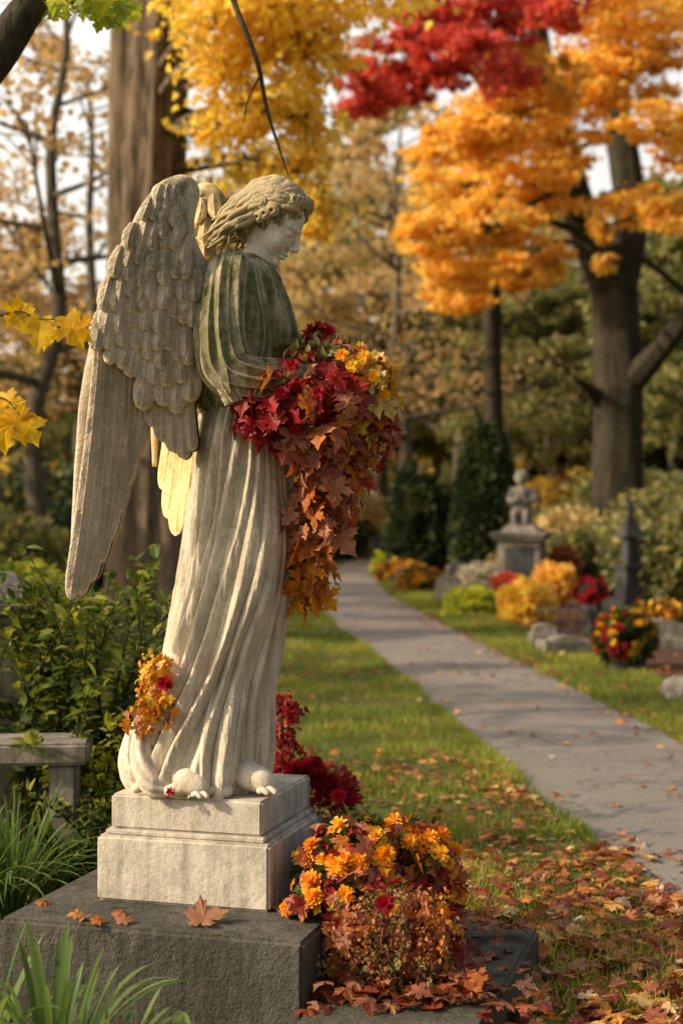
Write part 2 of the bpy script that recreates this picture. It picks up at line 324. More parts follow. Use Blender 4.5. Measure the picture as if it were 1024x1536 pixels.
for (u,v,d,s,r) in [(303,1362,4.2,.10,.45),(187,1360,4.28,.05,.55),(155,1378,4.2,.04,.6),(72,1352,4.4,.045,.62),(193,1368,4.2,.045,.4)]:
    q=at(u,v,d); leaves(g,[[q[0]-.03,q[1],.30]],[[1,.3,.1]],[[.1,-.4,1]],s,MAPLE,0,np.array([r]),curl=.9)
g.obj('dry_leaves',L_fallen)

# ---------------------------------------------------------------- plinth and slabs
RZ=math.radians(-16); lx=np.array([math.cos(RZ),math.sin(RZ)]); ly=np.array([-math.sin(RZ),math.cos(RZ)])
pc=np.array([-.385,4.645])
P0=empty('stone_plinth',(pc[0],pc[1],0),RZ)
box('upper_tier',(.465,.47,.10),(0,0,.546),0,M_plinth,.007,P0)
box('fillet',(.49,.495,.016),(0,0,.488),0,M_plinth,.004,P0)
box('lower_tier',(.53,.53,.19),(0,0,.385),0,M_plinth,.009,P0)
fr=np.array([-.10,4.02])
sc=fr-lx*.445+ly*.62
S1=empty('granite_slab',(sc[0],sc[1],0),RZ); box('slab',(.89,1.24,.29),(0,0,.145),0,M_slab,.012,S1)
rb=np.array([.617,4.79]); sc=rb-lx*.2345-ly*.62
S2=empty('granite_kerb_slab',(sc[0],sc[1],0),RZ); box('slab',(.469,1.24,.12),(0,0,.06),0,M_slab2,.012,S2)

# ================================================================ ANGEL STATUE
A=empty('angel_statue',(-.364,4.6,.596))
def SX(u): return (np.asarray(u,float)-330)/500
def SZ(v): return (1180-np.asarray(v,float))/500
tab=np.array([
 (592,305,428,.135,0),(620,298,430,.145,0),(660,292,434,.16,0),(700,290,438,.168,0),(750,284,441,.172,0),(800,277,443,.175,0),(850,270,441,.178,0),
 (900,263,434,.18,0),(950,255,425,.182,0),(1000,244,417,.185,0),(1050,222,412,.19,0),(1100,200,410,.195,0),(1140,191,408,.2,0),(1165,196,404,.2,0),(1182,210,396,.19,0)])
nz,ns=420,720; v=np.linspace(592,1182,nz); L=np.interp(v,tab[:,0],tab[:,1]); R=np.interp(v,tab[:,0],tab[:,2]); Hd=np.interp(v,tab[:,0],tab[:,3])
L,R,Hd=[smooth1(q,31) for q in (L,R,Hd)]
s=((v-592)/590)[:,None]; th=np.linspace(0,2*PI,ns,endpoint=False)[None]; deg=np.degrees(th)
folds=[]
def fold(t0,t1,w0,w1,a0,a1,s0=0,s1=1.1,pw=1.3): folds.append((t0,t1,w0,w1,a0,a1,s0,s1,pw))
# camera side (90 = towards viewer, 0 = statue's front, 180 = back)
fold(6,3,6,9,.010,.018); fold(18,14,5,7,.012,.024); fold(30,27,6,7,.008,.028); fold(38,44,4,6,.012,.018,.0,1.1,1.2)
fold(46,70,8,11,.010,.038,0,1.1,1.5); fold(57,96,5,8,.014,.032,0,1.1,1.7); fold(66,116,7,7,.012,.046,0,1.1,1.6); fold(76,132,4,9,.014,.032,0,1.1,1.5)
fold(88,148,8,7,.014,.044,0,1.1,1.35); fold(101,160,5,9,.012,.028,0,1.1,1.2); fold(114,172,8,8,.016,.036); fold(132,184,6,10,.010,.026); fold(148,196,9,9,.014,.032); fold(172,208,8,10,.014,.03)
fold(56,58,5,6,.0,.026,.62,1.1,1); fold(86,84,4,6,0,.030,.72,1.1,1); fold(112,106,4,5,0,.026,.78,1.1,1); fold(30,34,3,5,0,.02,.6,1.1)
fold(84,150,3,4,.016,.018,0,.45,1.2); fold(52,98,3,4,.014,.016,0,.4); fold(120,158,3,4,.012,.02,.1,.7)
for t in range(222,352,15): fold(t,t+random.uniform(-12,18),8,9,.014,.032)
Dp=np.zeros((nz,ns))
for fi,(t0,t1,w0,w1,a0,a1,s0,s1,pw) in enumerate(folds):
    c=t0+(t1-t0)*s**pw+2.2*np.sin(s*8+t0*1.7)+4.5*vnoise(np.concatenate([s*3.2+fi*1.9,s*0+fi*.7,s*0],1))[:,None]*np.clip(s*3,0,1); wd=w0+(w1-w0)*s; a=a0+(a1-a0)*s
    a=a*(1+.35*vnoise(np.concatenate([s*4+fi*3.3,s*0+fi,s*0+4],1))[:,None])
    env=np.clip((s-s0)/.15,0,1)*np.clip((s1-s)/.15,0,1) if s0>0 or s1<1 else 1.0
    du=(deg-c+180)%360-180; u=du/wd
    prof=np.clip(1-np.abs(np.where(u>0,u*1.45,u*.7))**1.6,0,1)
    Dp=np.maximum(Dp,a*env*prof)
mask=np.exp(-((deg-66)/26)**2-((v[:,None]-815)/95)**2)
Dp*=1-.7*mask
Dp+=.004*vnoise(np.stack(np.broadcast_arrays(deg/7+s*6,s*5,0*s),-1))*(.3+s)+.0012*vnoise(np.stack(np.broadcast_arrays(deg/1.6,s*40,0*s),-1))
Dp+=.036*np.exp(-((deg-60)/30)**2-((v[:,None]-850)/100)**2)+.022*np.exp(-((deg-100)/40)**2-((v[:,None]-690)/70)**2)
Dp-=.026*np.exp(-((deg-75)/22)**2-((v[:,None]-1010)/70)**2)
hem=(.016*np.sin(th*13)+.01*np.sin(th*7+1))*np.clip((s-.93)/.07,0,1)
cx=SX((L+R)/2)[:,None]; ax=(SX(R)-SX(L))[:,None]/2-.014+Dp; ay=Hd[:,None]-.014+Dp
X=cx+ax*np.cos(th); Y=-ay*np.sin(th); Z=SZ(v)[:,None]+np.maximum(hem,0)
V=np.vstack([np.stack(np.broadcast_arrays(X,Y,Z),-1).reshape(-1,3),[SX(365),0,SZ(590)],[SX(305),0,-.004]])
g=MB(); g.add(V,[gridf(nz,ns),caps(nz,ns)],0,True)
# rolled hem resting on the plinth
q=np.radians(np.linspace(62,230,60)); rr=.012*np.sin(q*11)+.006*np.sin(q*23)
tube(g,np.column_stack([SX(302)+(.205+rr)*np.cos(q),-(.19+rr)*np.sin(q),.014+.010*np.abs(np.sin(q*6))]),.016+.005*np.sin(np.arange(60)*.9),14,0,200)
for (P,r) in [([(228,1060,-.12),(222,1120,-.15),(240,1160,-.17),(262,1172,-.18)],[.018,.032,.034,.016]),([(205,1090,-.05),(200,1140,-.08),(216,1168,-.10),(240,1172,-.13)],[.02,.032,.032,.018])]:
    tube(g,[(SX(a),c,SZ(b)) for a,b,c in P],r,40,0,60,lambda t,th:1+.22*np.abs(np.sin(th*3+t*5))-.1)
g.obj('robe',M_robe,A)
g=MB()
def foot(hx,hz,hy,tx,ty,sc=1.0):
    h=np.array([SX(hx),hy,.035*sc]); t=np.array([SX(tx),ty,.018*sc]); dd=(t-h); dd[2]=0; dn=dd/np.linalg.norm(dd); sd=np.array([-dn[1],dn[0],0])
    tube(g,[h-dn*.02,h+[0,0,.02],h+dd*.4+[0,0,.012],h+dd*.75,t-dn*.01],[.02*sc,.036*sc,.036*sc,.03*sc,.018*sc],20,0,20)
    for i in range(5):
        o=(i-2)*.0145*sc; ln=[.03,.034,.03,.026,.02][i]*sc if ty<0 else .028
        b=t+sd*o-dn*.008*abs(i-1.2)*1.5-dn*.012; rr=[.0125,.0095,.009,.0085,.008][4-i]*sc
        tube(g,[b,b+dn*ln*.5+[0,0,.004],b+dn*ln-[0,0,.006]],[rr,rr*1.05,rr*.75],10,0,8)
foot(366,1150,-.12,412,-.17,1.15); foot(285,1165,-.18,318,-.215,.95)
g.obj('feet',M_robe,A)
# --- tunic
tab=np.array([(384,352,396,.06,0),(392,334,404,.10,0),(402,320,414,.14,0),(418,309,424,.170,0),(445,303,434,.182,0),(480,299,444,.182,0),(520,295,452,.176,0),(560,291,450,.172,0),(590,290,444,.17,0),(606,293,438,.165,0),(618,299,430,.145,0)])
nz,ns=240,600; v=np.linspace(384,618,nz); L,R,Hd=[smooth1(np.interp(v,tab[:,0],tab[:,i]),9) for i in (1,2,3)]
s=((v-384)/234)[:,None]; th=np.linspace(0,2*PI,ns,endpoint=False)[None]; deg=np.degrees(th)
Dp=np.zeros((nz,ns))
for i in range(34):
    t0=i*10.7+random.uniform(-3,3); t1=t0+ (18 if 10<t0<150 else 4)*random.uniform(.4,1.2); c=t0+(t1-t0)*s+3*np.sin(s*6+i*1.3)
    wd=3+4*random.random(); a=(.005+.013*s)*random.uniform(.5,1.3); u=((deg-c+180)%360-180)/wd
    Dp=np.maximum(Dp,a*np.clip(1-np.abs(np.where(u>0,u*1.4,u*.8))**1.7,0,1))
Dp*=np.clip(s/.12,0,1); Dp+=.0015*vnoise(np.stack(np.broadcast_arrays(deg/3,s*14,0*s),-1))
X=SX((L+R)/2)[:,None]+((SX(R)-SX(L))[:,None]/2-.008+Dp)*np.cos(th); Y=-(Hd[:,None]-.008+Dp)*np.sin(th); Z=SZ(v)[:,None]+0*th+.006*np.sin(th*17)*np.clip((s-.85)/.15,0,1)
g=MB(); g.add(np.vstack([np.stack([X,Y,Z],-1).reshape(-1,3),[SX(374),0,SZ(380)],[SX(365),0,SZ(616)]]),[gridf(nz,ns),caps(nz,ns)],0,True)
q=np.linspace(0,2*PI,40); tube(g,np.column_stack([SX(376)+.052*np.cos(q),.072*np.sin(q),SZ(392)-.024*np.cos(q)-.0]),.0085,8)
def sfold(nf,amp,ph):
    def f(t,th):
        a=th*nf/2+ph+t*3.2+.7*np.sin(t*7+th); b=th*nf*.31+t*5-ph
        return 1+amp*(.3+t)*(1-np.abs(np.sin(a))**.7-.35)+amp*.6*(np.abs(np.sin(b))-.6)+.035*np.sin(t*34+th*3)*np.clip(t-.35,0,1)*2*np.exp(-((t-.75)/.2)**2)
    return f
for sg in (-1,1):
    tube(g,[(SX(356),sg*.10,SZ(402)),(SX(350),sg*.140,SZ(420)),(SX(343),sg*.172,SZ(465)),(SX(340),sg*.188,SZ(520)),(SX(350),sg*.195,SZ(562)),(SX(388),sg*.19,SZ(577)),(SX(425),sg*.155,SZ(570))],
         [.045,.064,.069,.072,.074,.06,.044],180,0,140,sfold(15,.2,sg))
    tube(g,[(SX(345),sg*.195,SZ(535)),(SX(350),sg*.20,SZ(580)),(SX(360),sg*.20,SZ(612))],[.06,.062,.045],90,0,40,sfold(12,.3,2),sq=.6)
    tube(g,[(SX(385),sg*.19,SZ(560)),(SX(388),sg*.195,SZ(590)),(SX(378),sg*.195,SZ(608))],[.045,.042,.026],60,0,30,sfold(9,.3,3),sq=.6)
g.obj('tunic',M_tunic,A)
g=MB()
for sg in (-1,1):
    tube(g,[(SX(410),sg*.175,SZ(573)),(SX(450),sg*.14,SZ(566)),(SX(478),sg*.105,SZ(562))],[.036,.030,.022],20,0,16)
    hnd=np.array([SX(500),sg*.085,SZ(563)]); ell(g,hnd,(.045,.02,.032),0)
    for i in range(4):
        b=hnd+[.03,-sg*.004,.024-i*.016]; ln=[.07,.078,.073,.058][i]
        tube(g,[b,b+[ln*.45,-sg*.012,0],b+[ln*.7,-sg*.035,-.004],b+[ln*.6,-sg*.06,-.008]],[.0095,.009,.0085,.0065],10,0,14)
    b=hnd+[-.015,-sg*.008,.028]; tube(g,[b,b+[.025,-sg*.02,.02],b+[.05,-sg*.035,.018]],[.011,.0105,.008],10,0,10)
g.obj('arms',M_robe,A)

# --- head by smooth-union distance field
def sdE(p,c,r): 
    r=np.asarray(r); q=(p-np.asarray(c)); k0=np.linalg.norm(q/r,axis=-1); k1=np.linalg.norm(q/(r*r),axis=-1)+1e-9
    return k0*(k0-1)/k1
def sdC(p,a,b,ra,rb):
    a=np.asarray(a);b=np.asarray(b); ba=b-a; h=np.clip(((p-a)@ba)/(ba@ba),0,1); return np.linalg.norm(p-a-h[...,None]*ba,axis=-1)-(ra+(rb-ra)*h)
def smin(a,b,k): h=np.clip(.5+.5*(b-a)/k,0,1); return b+(a-b)*h-k*h*(1-h)
def smax(a,b,k): return -smin(-a,-b,k)
def face(p):
    d=sdE(p,(-.008,0,.03),(.092,.072,.082)); d=smin(d,sdE(p,(.04,0,-.025),(.052,.053,.085)),.02)
    d=smin(d,sdE(p,(.02,0,-.07),(.058,.046,.040)),.02); d=smin(d,sdE(p,(.080,0,-.105),(.016,.018,.015)),.018)
    for s_ in (-1,1):
        d=smin(d,sdE(p,(.058,s_*.032,-.042),(.026,.021,.026)),.018)
        d=smin(d,sdC(p,(.089,s_*.012,.013),(.070,s_*.045,.012),.007,.006),.010)
        d=smax(d,-sdE(p,(.094,s_*.029,-.006),(.015,.017,.011)),.008)
        d=smin(d,sdE(p,(.074,s_*.029,-.009),(.0145,.0165,.0125)),.003)
        d=smax(d,-(sdC(p,(.091,s_*.017,-.0165),(.081,s_*.044,-.0155),.0022,.0018)),.0025)
        d=smin(d,sdE(p,(.102,s_*.0095,-.043),(.010,.0068,.0068)),.005)
    d=smin(d,sdC(p,(.089,0,.012),(.1145,0,-.037),.0065,.0095),.008)
    d=smin(d,sdE(p,(.089,0,-.067),(.0145,.020,.0060)),.005); d=smin(d,sdE(p,(.087,0,-.0785),(.0145,.016,.0070)),.005)
    d=smax(d,-sdC(p,(.102,-.013,-.0725),(.102,.013,-.0725),.0025,.0025),.003)
    return d
def cast(f,c0,nla,nth,rmax=.2,it=60):
    la=np.linspace(-PI/2+.01,PI/2-.01,nla)[:,None]; th=np.linspace(0,2*PI,nth,endpoint=False)[None]
    D=np.stack(np.broadcast_arrays(np.cos(la)*np.cos(th),np.cos(la)*np.sin(th),np.sin(la)),-1).reshape(-1,3)
    r=np.full(len(D),rmax)
    for _ in range(it): r-=.75*f(c0+D*r[:,None])
    V=c0+D*r[:,None]; return np.vstack([V,V[0],V[-1]]),[gridf(nla,nth),caps(nla,nth)]
Fv,Ff=cast(face,np.array([.02,0,-.02]),300,420)
HM=(Matrix.Translation((SX(411),0.0,SZ(331)))@Matrix.Rotation(math.radians(-16),4,'Z')@Matrix.Rotation(math.radians(35),4,'Y')@Matrix.Rotation(math.radians(-4),4,'X')@Matrix.Scale(.97,4))
HMn=np.array(HM)
def hx(V): V=np.asarray(V,float); return V@HMn[:3,:3].T+HMn[:3,3]
g=MB(); g.add(hx(Fv),Ff,0,True)
nb=hx([[-.02,0,-.045]])[0]; tube(g,[nb,(SX(391),0,SZ(376)),(SX(376),0,SZ(404))],[.046,.046,.064],32,0,20)
g.obj('head',M_face,A)
g=MB()
def shell(p):
    d=sdE(p,(-.014,0,.034),(.098,.080,.087)); d=smin(d,sdE(p,(-.055,0,-.045),(.048,.066,.06)),.04)
    th_=np.arctan2(p[:,1],p[:,0]); w_=.005*np.sin(p[:,2]*95+th_*5)+.003*np.sin(th_*26+p[:,2]*60)
    d=d-w_
    return smax(d,-sdE(p,(.13,0,-.05),(.10,.11,.115)),.012)
Sv,Sf=cast(shell,np.array([-.03,0,.02]),160,240,.2,70); g.add(hx(Sv),Sf,0,True)
def surf(phi,el):
    dv=np.stack([np.cos(el)*np.cos(phi),np.cos(el)*np.sin(phi),np.sin(el)],-1); r=1/np.sqrt((dv[...,0]/.099)**2+(dv[...,1]/.082)**2+(dv[...,2]/.089)**2)
    return dv*r[...,None]+[-.014,0,.032],dv
def lock(phi0,phi1,e0,e1,r0,wig,fr_,ph,hang=0,back=0):
    t=np.linspace(0,1,40); phi=phi0+(phi1-phi0)*t**.8; el=e0+(e1-e0)*t
    P,dv=surf(phi,el); side=np.cross(dv,[0,0,1.]); side=nrm(side)
    P=P+side*(wig*np.sin(t*2*PI*fr_+ph)*(.3+t))[:,None]+dv*(wig*.7*np.cos(t*2*PI*fr_+ph)*(.3+t)+.002)[:,None]
    if hang: P=P+np.column_stack([-back*t**3,0*t,-hang*t**2.5])
    R=r0*(.5+.75*np.sin(PI*np.clip(t*.9+.1,0,1))**.6)*(1-.6*t**4)
    tube(g,hx(P),R,9,0)
for sg in (-1,1):
    for i in range(9):
        lock(sg*math.radians(2+i*2),sg*math.radians(92+i*7),math.radians(38+i*5),math.radians(-14+i*4),.0092,.0085,2.3+.15*i,i*1.3)
    for i in range(8):
        lock(sg*math.radians(3+i*3),sg*math.radians(100+i*9),math.radians(60+i*3),math.radians(10+i*3),.0075,.009,2.7,i*.8+2)
    for i in range(26):
        a=math.radians(66+i*3); lock(sg*a*.8,sg*(a+.30+.1*math.sin(i)),math.radians(76-(i%5)*7),math.radians(-6-i*1.6),.0088,.0105,2.6+.4*math.sin(i*2),i*.9)
    for i in range(30):
        a=math.radians(96+i*2.9); lock(sg*a,sg*(a+.15*math.sin(i*3)),math.radians(74-(i%5)*12),math.radians(-30-(i%4)*9),.0098,.0120,2.8+.5*math.sin(i),i*1.7,.075+.034*(i%3),.05+.02*(i%2))
    for i in range(14):
        P,dv=surf(np.array([sg*math.radians(74+i*9)]),np.array([math.radians(-8-(i%3)*12)])); q=np.linspace(0,1.7*2*PI,24); rr=.017*(1-.6*q/q[-1]); sd=nrm(np.cross(dv,[0,0,1.]))[0]; u_=np.cross(sd,dv[0])
        C=P[0]+dv[0]*.010+np.cos(q)[:,None]*rr[:,None]*sd+np.sin(q)[:,None]*rr[:,None]*u_+dv[0]*np.linspace(0,.010,24)[:,None]; tube(g,hx(C),.0078*(1-.4*q/q[-1]),8,0)
for i in range(11):
    a=math.radians(-50+i*10); P,dv=surf(np.array([a]),np.array([math.radians(44-abs(i-5)*2.5)])); q=np.linspace(0,1.6*2*PI,26); rr=.0145*(1-.6*q/q[-1])
    sd=nrm(np.cross(dv,[0,0,1.]))[0]; u_=np.cross(sd,dv[0]); c0=P[0]+dv[0]*.009
    C=c0+np.cos(q+i)[:,None]*rr[:,None]*sd+np.sin(q+i)[:,None]*rr[:,None]*u_+dv[0]*(np.linspace(0,.012,26))[:,None]
    tube(g,hx(C),.0078*(1-.4*q/q[-1]),9,0)
g.obj('hair',M_hair,A)

# --- wings
def wing(name,edge,prim,sec,yfun,rows,lead,leadr,mat,zf,limit=None,pb=.007):
    g=MB(); edge=np.array(edge,float)
    def PX(u,v,yb):  # keep the image pixel position while the surface sits nearer / farther
        k_=(4.6+yfun(u,v))/4.6; return SX(512+(u-512)*k_),yb,SZ(768+(v-768)*k_)
    def le(v): return np.interp(v,edge[:,0],edge[:,1])
    def re(v): return np.interp(v,edge[:,0],edge[:,2])
    v=np.linspace(edge[0,0],edge[-1,0],60); th=np.linspace(0,2*PI,28,endpoint=False)[None]
    cx=(le(v)+re(v))/2; hw=np.maximum((re(v)-le(v))/2-5,3)
    U=cx[:,None]+hw[:,None]*np.cos(th); VV=v[:,None]+0*th; Yc=yfun(U,VV); X,Y,Z=PX(U,VV,Yc-.017*np.sin(th))
    V=np.stack([X,Y,Z],-1); g.add(np.vstack([V.reshape(-1,3),V[0].mean(0),V[-1].mean(0)]),[gridf(60,28),caps(60,28)],0,True)
    def feather(a,b,W,lay,lift,bend=0,nl=22,rd=.62,bulge=.0085):
        a=np.array(a,float);b=np.array(b,float); d=b-a; ln=np.linalg.norm(d); d/=ln; nn=np.array([-d[1],d[0]])
        t=np.linspace(0,1,nl)[:,None]; s_=np.array([-1,-1,-.8,-.5,-.22,-.07,0,.07,.22,.5,.8,1,1])[None]
        rt=max(.02,1-(W*rd)/ln); wt=np.where(t<rt,np.minimum(1,.62+.5*t/rt),np.sqrt(np.clip(1-((t-rt)/(1-rt))**2,0,1)))
        Wt=W*.5*wt; UU=a[0]+d[0]*ln*t+nn[0]*(Wt*s_+bend*np.sin(PI*t)); VV=a[1]+d[1]*ln*t+nn[1]*(Wt*s_+bend*np.sin(PI*t))
        wob=.0024*vnoise(np.stack([UU*.12,VV*.05,UU*0],-1))
        barb=.0010*np.sin((t*ln/6.5-np.abs(s_)*1.8)*PI)*(np.abs(s_)>.1)
        prof=bulge*(1-np.abs(s_)**2.2)+.0035*np.exp(-(s_/.09)**2)+barb+wob
        prof=prof*np.clip(wt*1.15,0,1); prof=np.where(np.arange(13)[None]%12==0,-.02-.0*t,prof)
        for sd in (-1,1):
            Yb=yfun(UU,VV)+sd*(.014+lay+lift*t+prof); X,Y,Z=PX(UU,VV,Yb)
            g.add(np.stack([X,Y,Z],-1).reshape(-1,3),gridf(nl,13,False),0,True)
    for i,(a,b,W) in enumerate(prim): feather(a,b,W,.0+.0030*i,.002,-6,70,1.6,pb)
    for i,(a,b,W) in enumerate(sec): feather(a,b,W,.012+.002*i,.004,3,40,.8)
    for ri,(v0,length,W,lay) in enumerate(rows):
        l=le(v0)+W*.30; r=re(v0)-W*.25; m=max(1,int((r-l)/(W*.66)))
        for j in range(m+1):
            x=l+(r-l)*((j+(.5 if ri%2 else 0))/max(m+.5,1))+random.uniform(-3,3)
            if limit is not None and v0>limit(x): continue
            jv=random.uniform(-9,9); dx=-.20*length*(1-(x-l)/(r-l+1))+random.uniform(-6,4)
            feather((x,v0-length*.55+jv),(x+dx,v0+length*.45*random.uniform(.9,1.25)+jv),W*random.uniform(.85,1.2),lay+random.uniform(0,.006),.023,random.uniform(-2,2),20,.95,.013)
    lead=np.array(lead,float); LU,LV=lead[:,0],lead[:,1]; X,Y,Z=PX(LU,LV,yfun(LU,LV))
    tube(g,np.column_stack([X,Y,Z]),leadr,24,0,100,lambda t,th:1+.06*np.sin(th*3+t*30)+.03*np.sin(t*90+th),sq=1.15)
    return g.obj(name,mat,A)
near_edge=[(276,264,284),(300,240,276),(340,214,274),(370,198,282),(400,184,296),(440,168,300),(480,155,299),(520,144,298),(560,136,296),(600,130,292),(620,128,291)]
tips=[(110,899),(124,894),(138,874),(152,846),(165,812),(178,772),(191,730),(203,688),(214,648),(221,622)]
prim=[((158+i*8.5,452+i*7),t,25-.3*i) for i,t in enumerate(tips)][::-1]
sec=[((236,540),(231,642),25),((248,545),(246,664),26),((261,545),(263,680),26),((274,545),(278,690),24),((285,540),(290,678),20)]
rows=[(600,74,32,.014),(575,70,31,.018),(550,66,30,.022),(525,62,29,.025),(500,60,28,.028),(475,56,27,.030),(452,52,26,.031),(430,49,25,.032),(408,47,24,.032),(387,44,23,.032),(367,42,22,.032),(347,38,21,.031),(328,35,20,.030),(311,32,19,.028),(297,28,18,.026)]
yn=lambda u,v:-.125-.15*np.clip((300-np.asarray(u,float))/190,0,1.1)**1.1+.03*np.clip((np.asarray(v,float)-600)/300,0,1)
wing('wing_right',near_edge,prim,sec,yn,rows,
     [(306,428),(296,398),(281,366),(274,332),(281,298),(283,282),(270,277),(248,290),(224,320),(202,358),(182,402),(166,446),(152,494),(140,550),(131,600),(124,660),(117,730),(112,810),(111,870)],
     [.024,.026,.026,.028,.028,.026,.026,.027,.027,.026,.025,.024,.022,.020,.018,.015,.012,.009,.006],M_wing,4.45,lambda x:505+(x-140)*.8)
far_edge=[(292,290,324),(320,282,328),(360,276,318),(420,266,312),(480,256,304),(540,244,298),(600,234,294),(640,230,292)]
fp=[((262,520),(244,735),22),((268,520),(252,778),26),((276,520),(264,804),30),((284,520),(276,782),26),((290,520),(284,740),22)]
yf=lambda u,v:.135+.13*np.clip((310-np.asarray(u,float))/90,0,1.1)
rows2=[(vv,56*(1-.03*i),20,.014+.003*i) for i,vv in enumerate(np.arange(610,310,-26))]
wing('wing_left',far_edge,fp,[],yf,rows2,[(302,430),(308,385),(320,345),(326,308),(316,290),(298,292),(285,330),(270,400),(256,470),(242,540),(233,620),(232,700)],
     [.018,.022,.025,.026,.025,.024,.022,.02,.018,.015,.012,.007],M_wing2,4.8,None,.002)

# ---------------------------------------------------------------- bouquet held by the angel
def hangleaves(g,E,origin,size,tmpl,mat=0,curl=.5,down=1.0,jit=.5):
    for (u,v,y,ru,rv,ry,n,lo,hi) in E:
        d=rdir(n); d[:,1]=-np.abs(d[:,1])*np.where(rng.random(n)<.75,1,-1); c=np.array([SX(u),y,SZ(v)])
        P=c+d*np.array([ru/500,ry,rv/500])*(.76+.42*rng.random((n,1)))
        N=d+rdir(n)*.8; D=np.array([0,0,-down])+d*.45+rdir(n)*jit
        leaves(g,P+origin,D,N,size*(.5+.7*rng.random(n)),tmpl,mat,np.clip(lo+(hi-lo)*rng.random(n),0,1),curl)
O=np.array([-.364,4.6,.596])
g=MB()
E=[(450,588,-.12,78,46,.13,60,.02,.34),(450,590,-.14,80,46,.13,16,.5,.72),(405,618,-.17,40,38,.07,26,.03,.26),(495,598,-.12,68,55,.13,50,.1,.55),(490,656,-.11,54,55,.11,55,.32,.56),
   (484,718,-.09,42,54,.09,44,.36,.56),(476,783,-.08,36,52,.07,36,.38,.6),(467,838,-.07,27,40,.055,26,.42,.7),(458,872,-.06,22,26,.05,20,.6,.78),
   (550,556,-.08,38,24,.10,34,.72,.93),(560,595,-.09,28,32,.08,20,.6,.92),(390,572,-.18,24,14,.05,8,.5,.62),(488,500,-.05,12,8,.03,7,.1,.2),(530,650,-.14,18,36,.03,10,.75,.95),(545,690,-.1,14,26,.04,10,.3,.6)]
hangleaves(g,E,O,.076,MAPLE,0,.9,1.0,.6)
E2=[(566,640,-.06,24,50,.09,170,.02,.5),(528,710,-.06,26,58,.08,130,.1,.6),(556,566,-.10,36,30,.10,140,.74,.95),(512,770,-.04,18,48,.06,60,.1,.6),(485,568,-.12,92,48,.12,140,.0,.4),(470,860,-.07,28,40,.05,50,.4,.75)]
hangleaves(g,E2,O,.032,STAR)
hangleaves(g,[(470,540,-.09,60,24,.1,240,.98,1.0),(500,640,-.05,50,90,.07,160,.0,.1),(440,590,-.2,40,40,.04,40,.97,1.)],O,.03,OVAL,0,.3,-.6,.9)
for i in range(30):
    b=O+np.array([SX(470+random.uniform(-50,60)),-.08+random.uniform(-.06,.08),SZ(560)]); e=b+np.array([random.uniform(-.05,.06),random.uniform(-.04,.04),random.uniform(.05,.11)])
    tube(g,[b,(b+e)/2+[.01,0,0],e],.0015,5,1)

def flower(g,c,r,nrmv,col_,mat=0,rings=4,pet=13):
    nv=nrm(np.array(nrmv,float)); a=np.cross(nv,[.3,.2,.9]); a=nrm(a); b=np.cross(nv,a)
    PD=[];PN=[];PP=[];S=[];C=[]
    for k_ in range(rings):
        tl=k_/rings; n=pet-2*k_
        for j in range(n):
            an=2*PI*(j+.5*k_)/n+random.uniform(-.15,.15); rd=a*math.cos(an)+b*math.sin(an)
            PD.append(rd*(1-tl*.75)+nv*(.05+random.uniform(-.1,.2)+tl*1.0)); PN.append(nv-rd*tl*1.2); PP.append(np.array(c)+nv*(r*.12*k_)); S.append(r*(1-.45*tl)*random.uniform(.85,1.1)); C.append(col_+random.uniform(-.07,.07)-.06*tl)
    leaves(g,PP,PD,PN,np.array(S),(np.array([(0,0,0),(.16,.5,.06),(.13,.9,.0),(-.13,.9,.0),(-.16,.5,.06)],float),np.array([(0,1,2),(0,2,3),(0,3,4)])),mat,np.clip(np.array(C),0,1))
for (u,v,y,c_) in [(545,545,-.2,.92),(572,552,-.16,.95),(560,575,-.22,.85),(528,560,-.24,.95),(440,562,-.28,.1),(478,600,-.28,.12),(585,578,-.12,.9),(490,500,-.08,.16),(425,600,-.27,.08),(540,530,-.12,.95),(575,600,-.18,.85),(512,545,-.24,.8)]:
    flower(g,O+[SX(512+(u-512)*.96),y,SZ(v)],.024,(.1,-1,.35),c_,2,4,12)
g.obj('autumn_leaf_bouquet',[L_autumn,M_twig,L_petal])

g=MB()
hangleaves(g,[(250,992,-.17,14,20,.05,26,.7,.9),(238,1030,-.16,20,24,.05,34,.55,.88),(226,1068,-.15,22,20,.05,30,.35,.85),(262,1050,-.19,10,25,.03,12,.65,.85)],O,.034,MAPLE)
hangleaves(g,[(238,1030,-.15,22,58,.05,160,.5,.9)],O,.016,STAR)
flower(g,O+[SX(262),-.245,SZ(1012)],.028,(-.1,-1,.3),.05,1,5,14)
flower(g,O+[SX(268),-.22,SZ(1168)],.016,(-.1,-1,.3),.05,1,4,9)
g.obj('leaf_garland',[L_autumn,L_petal])

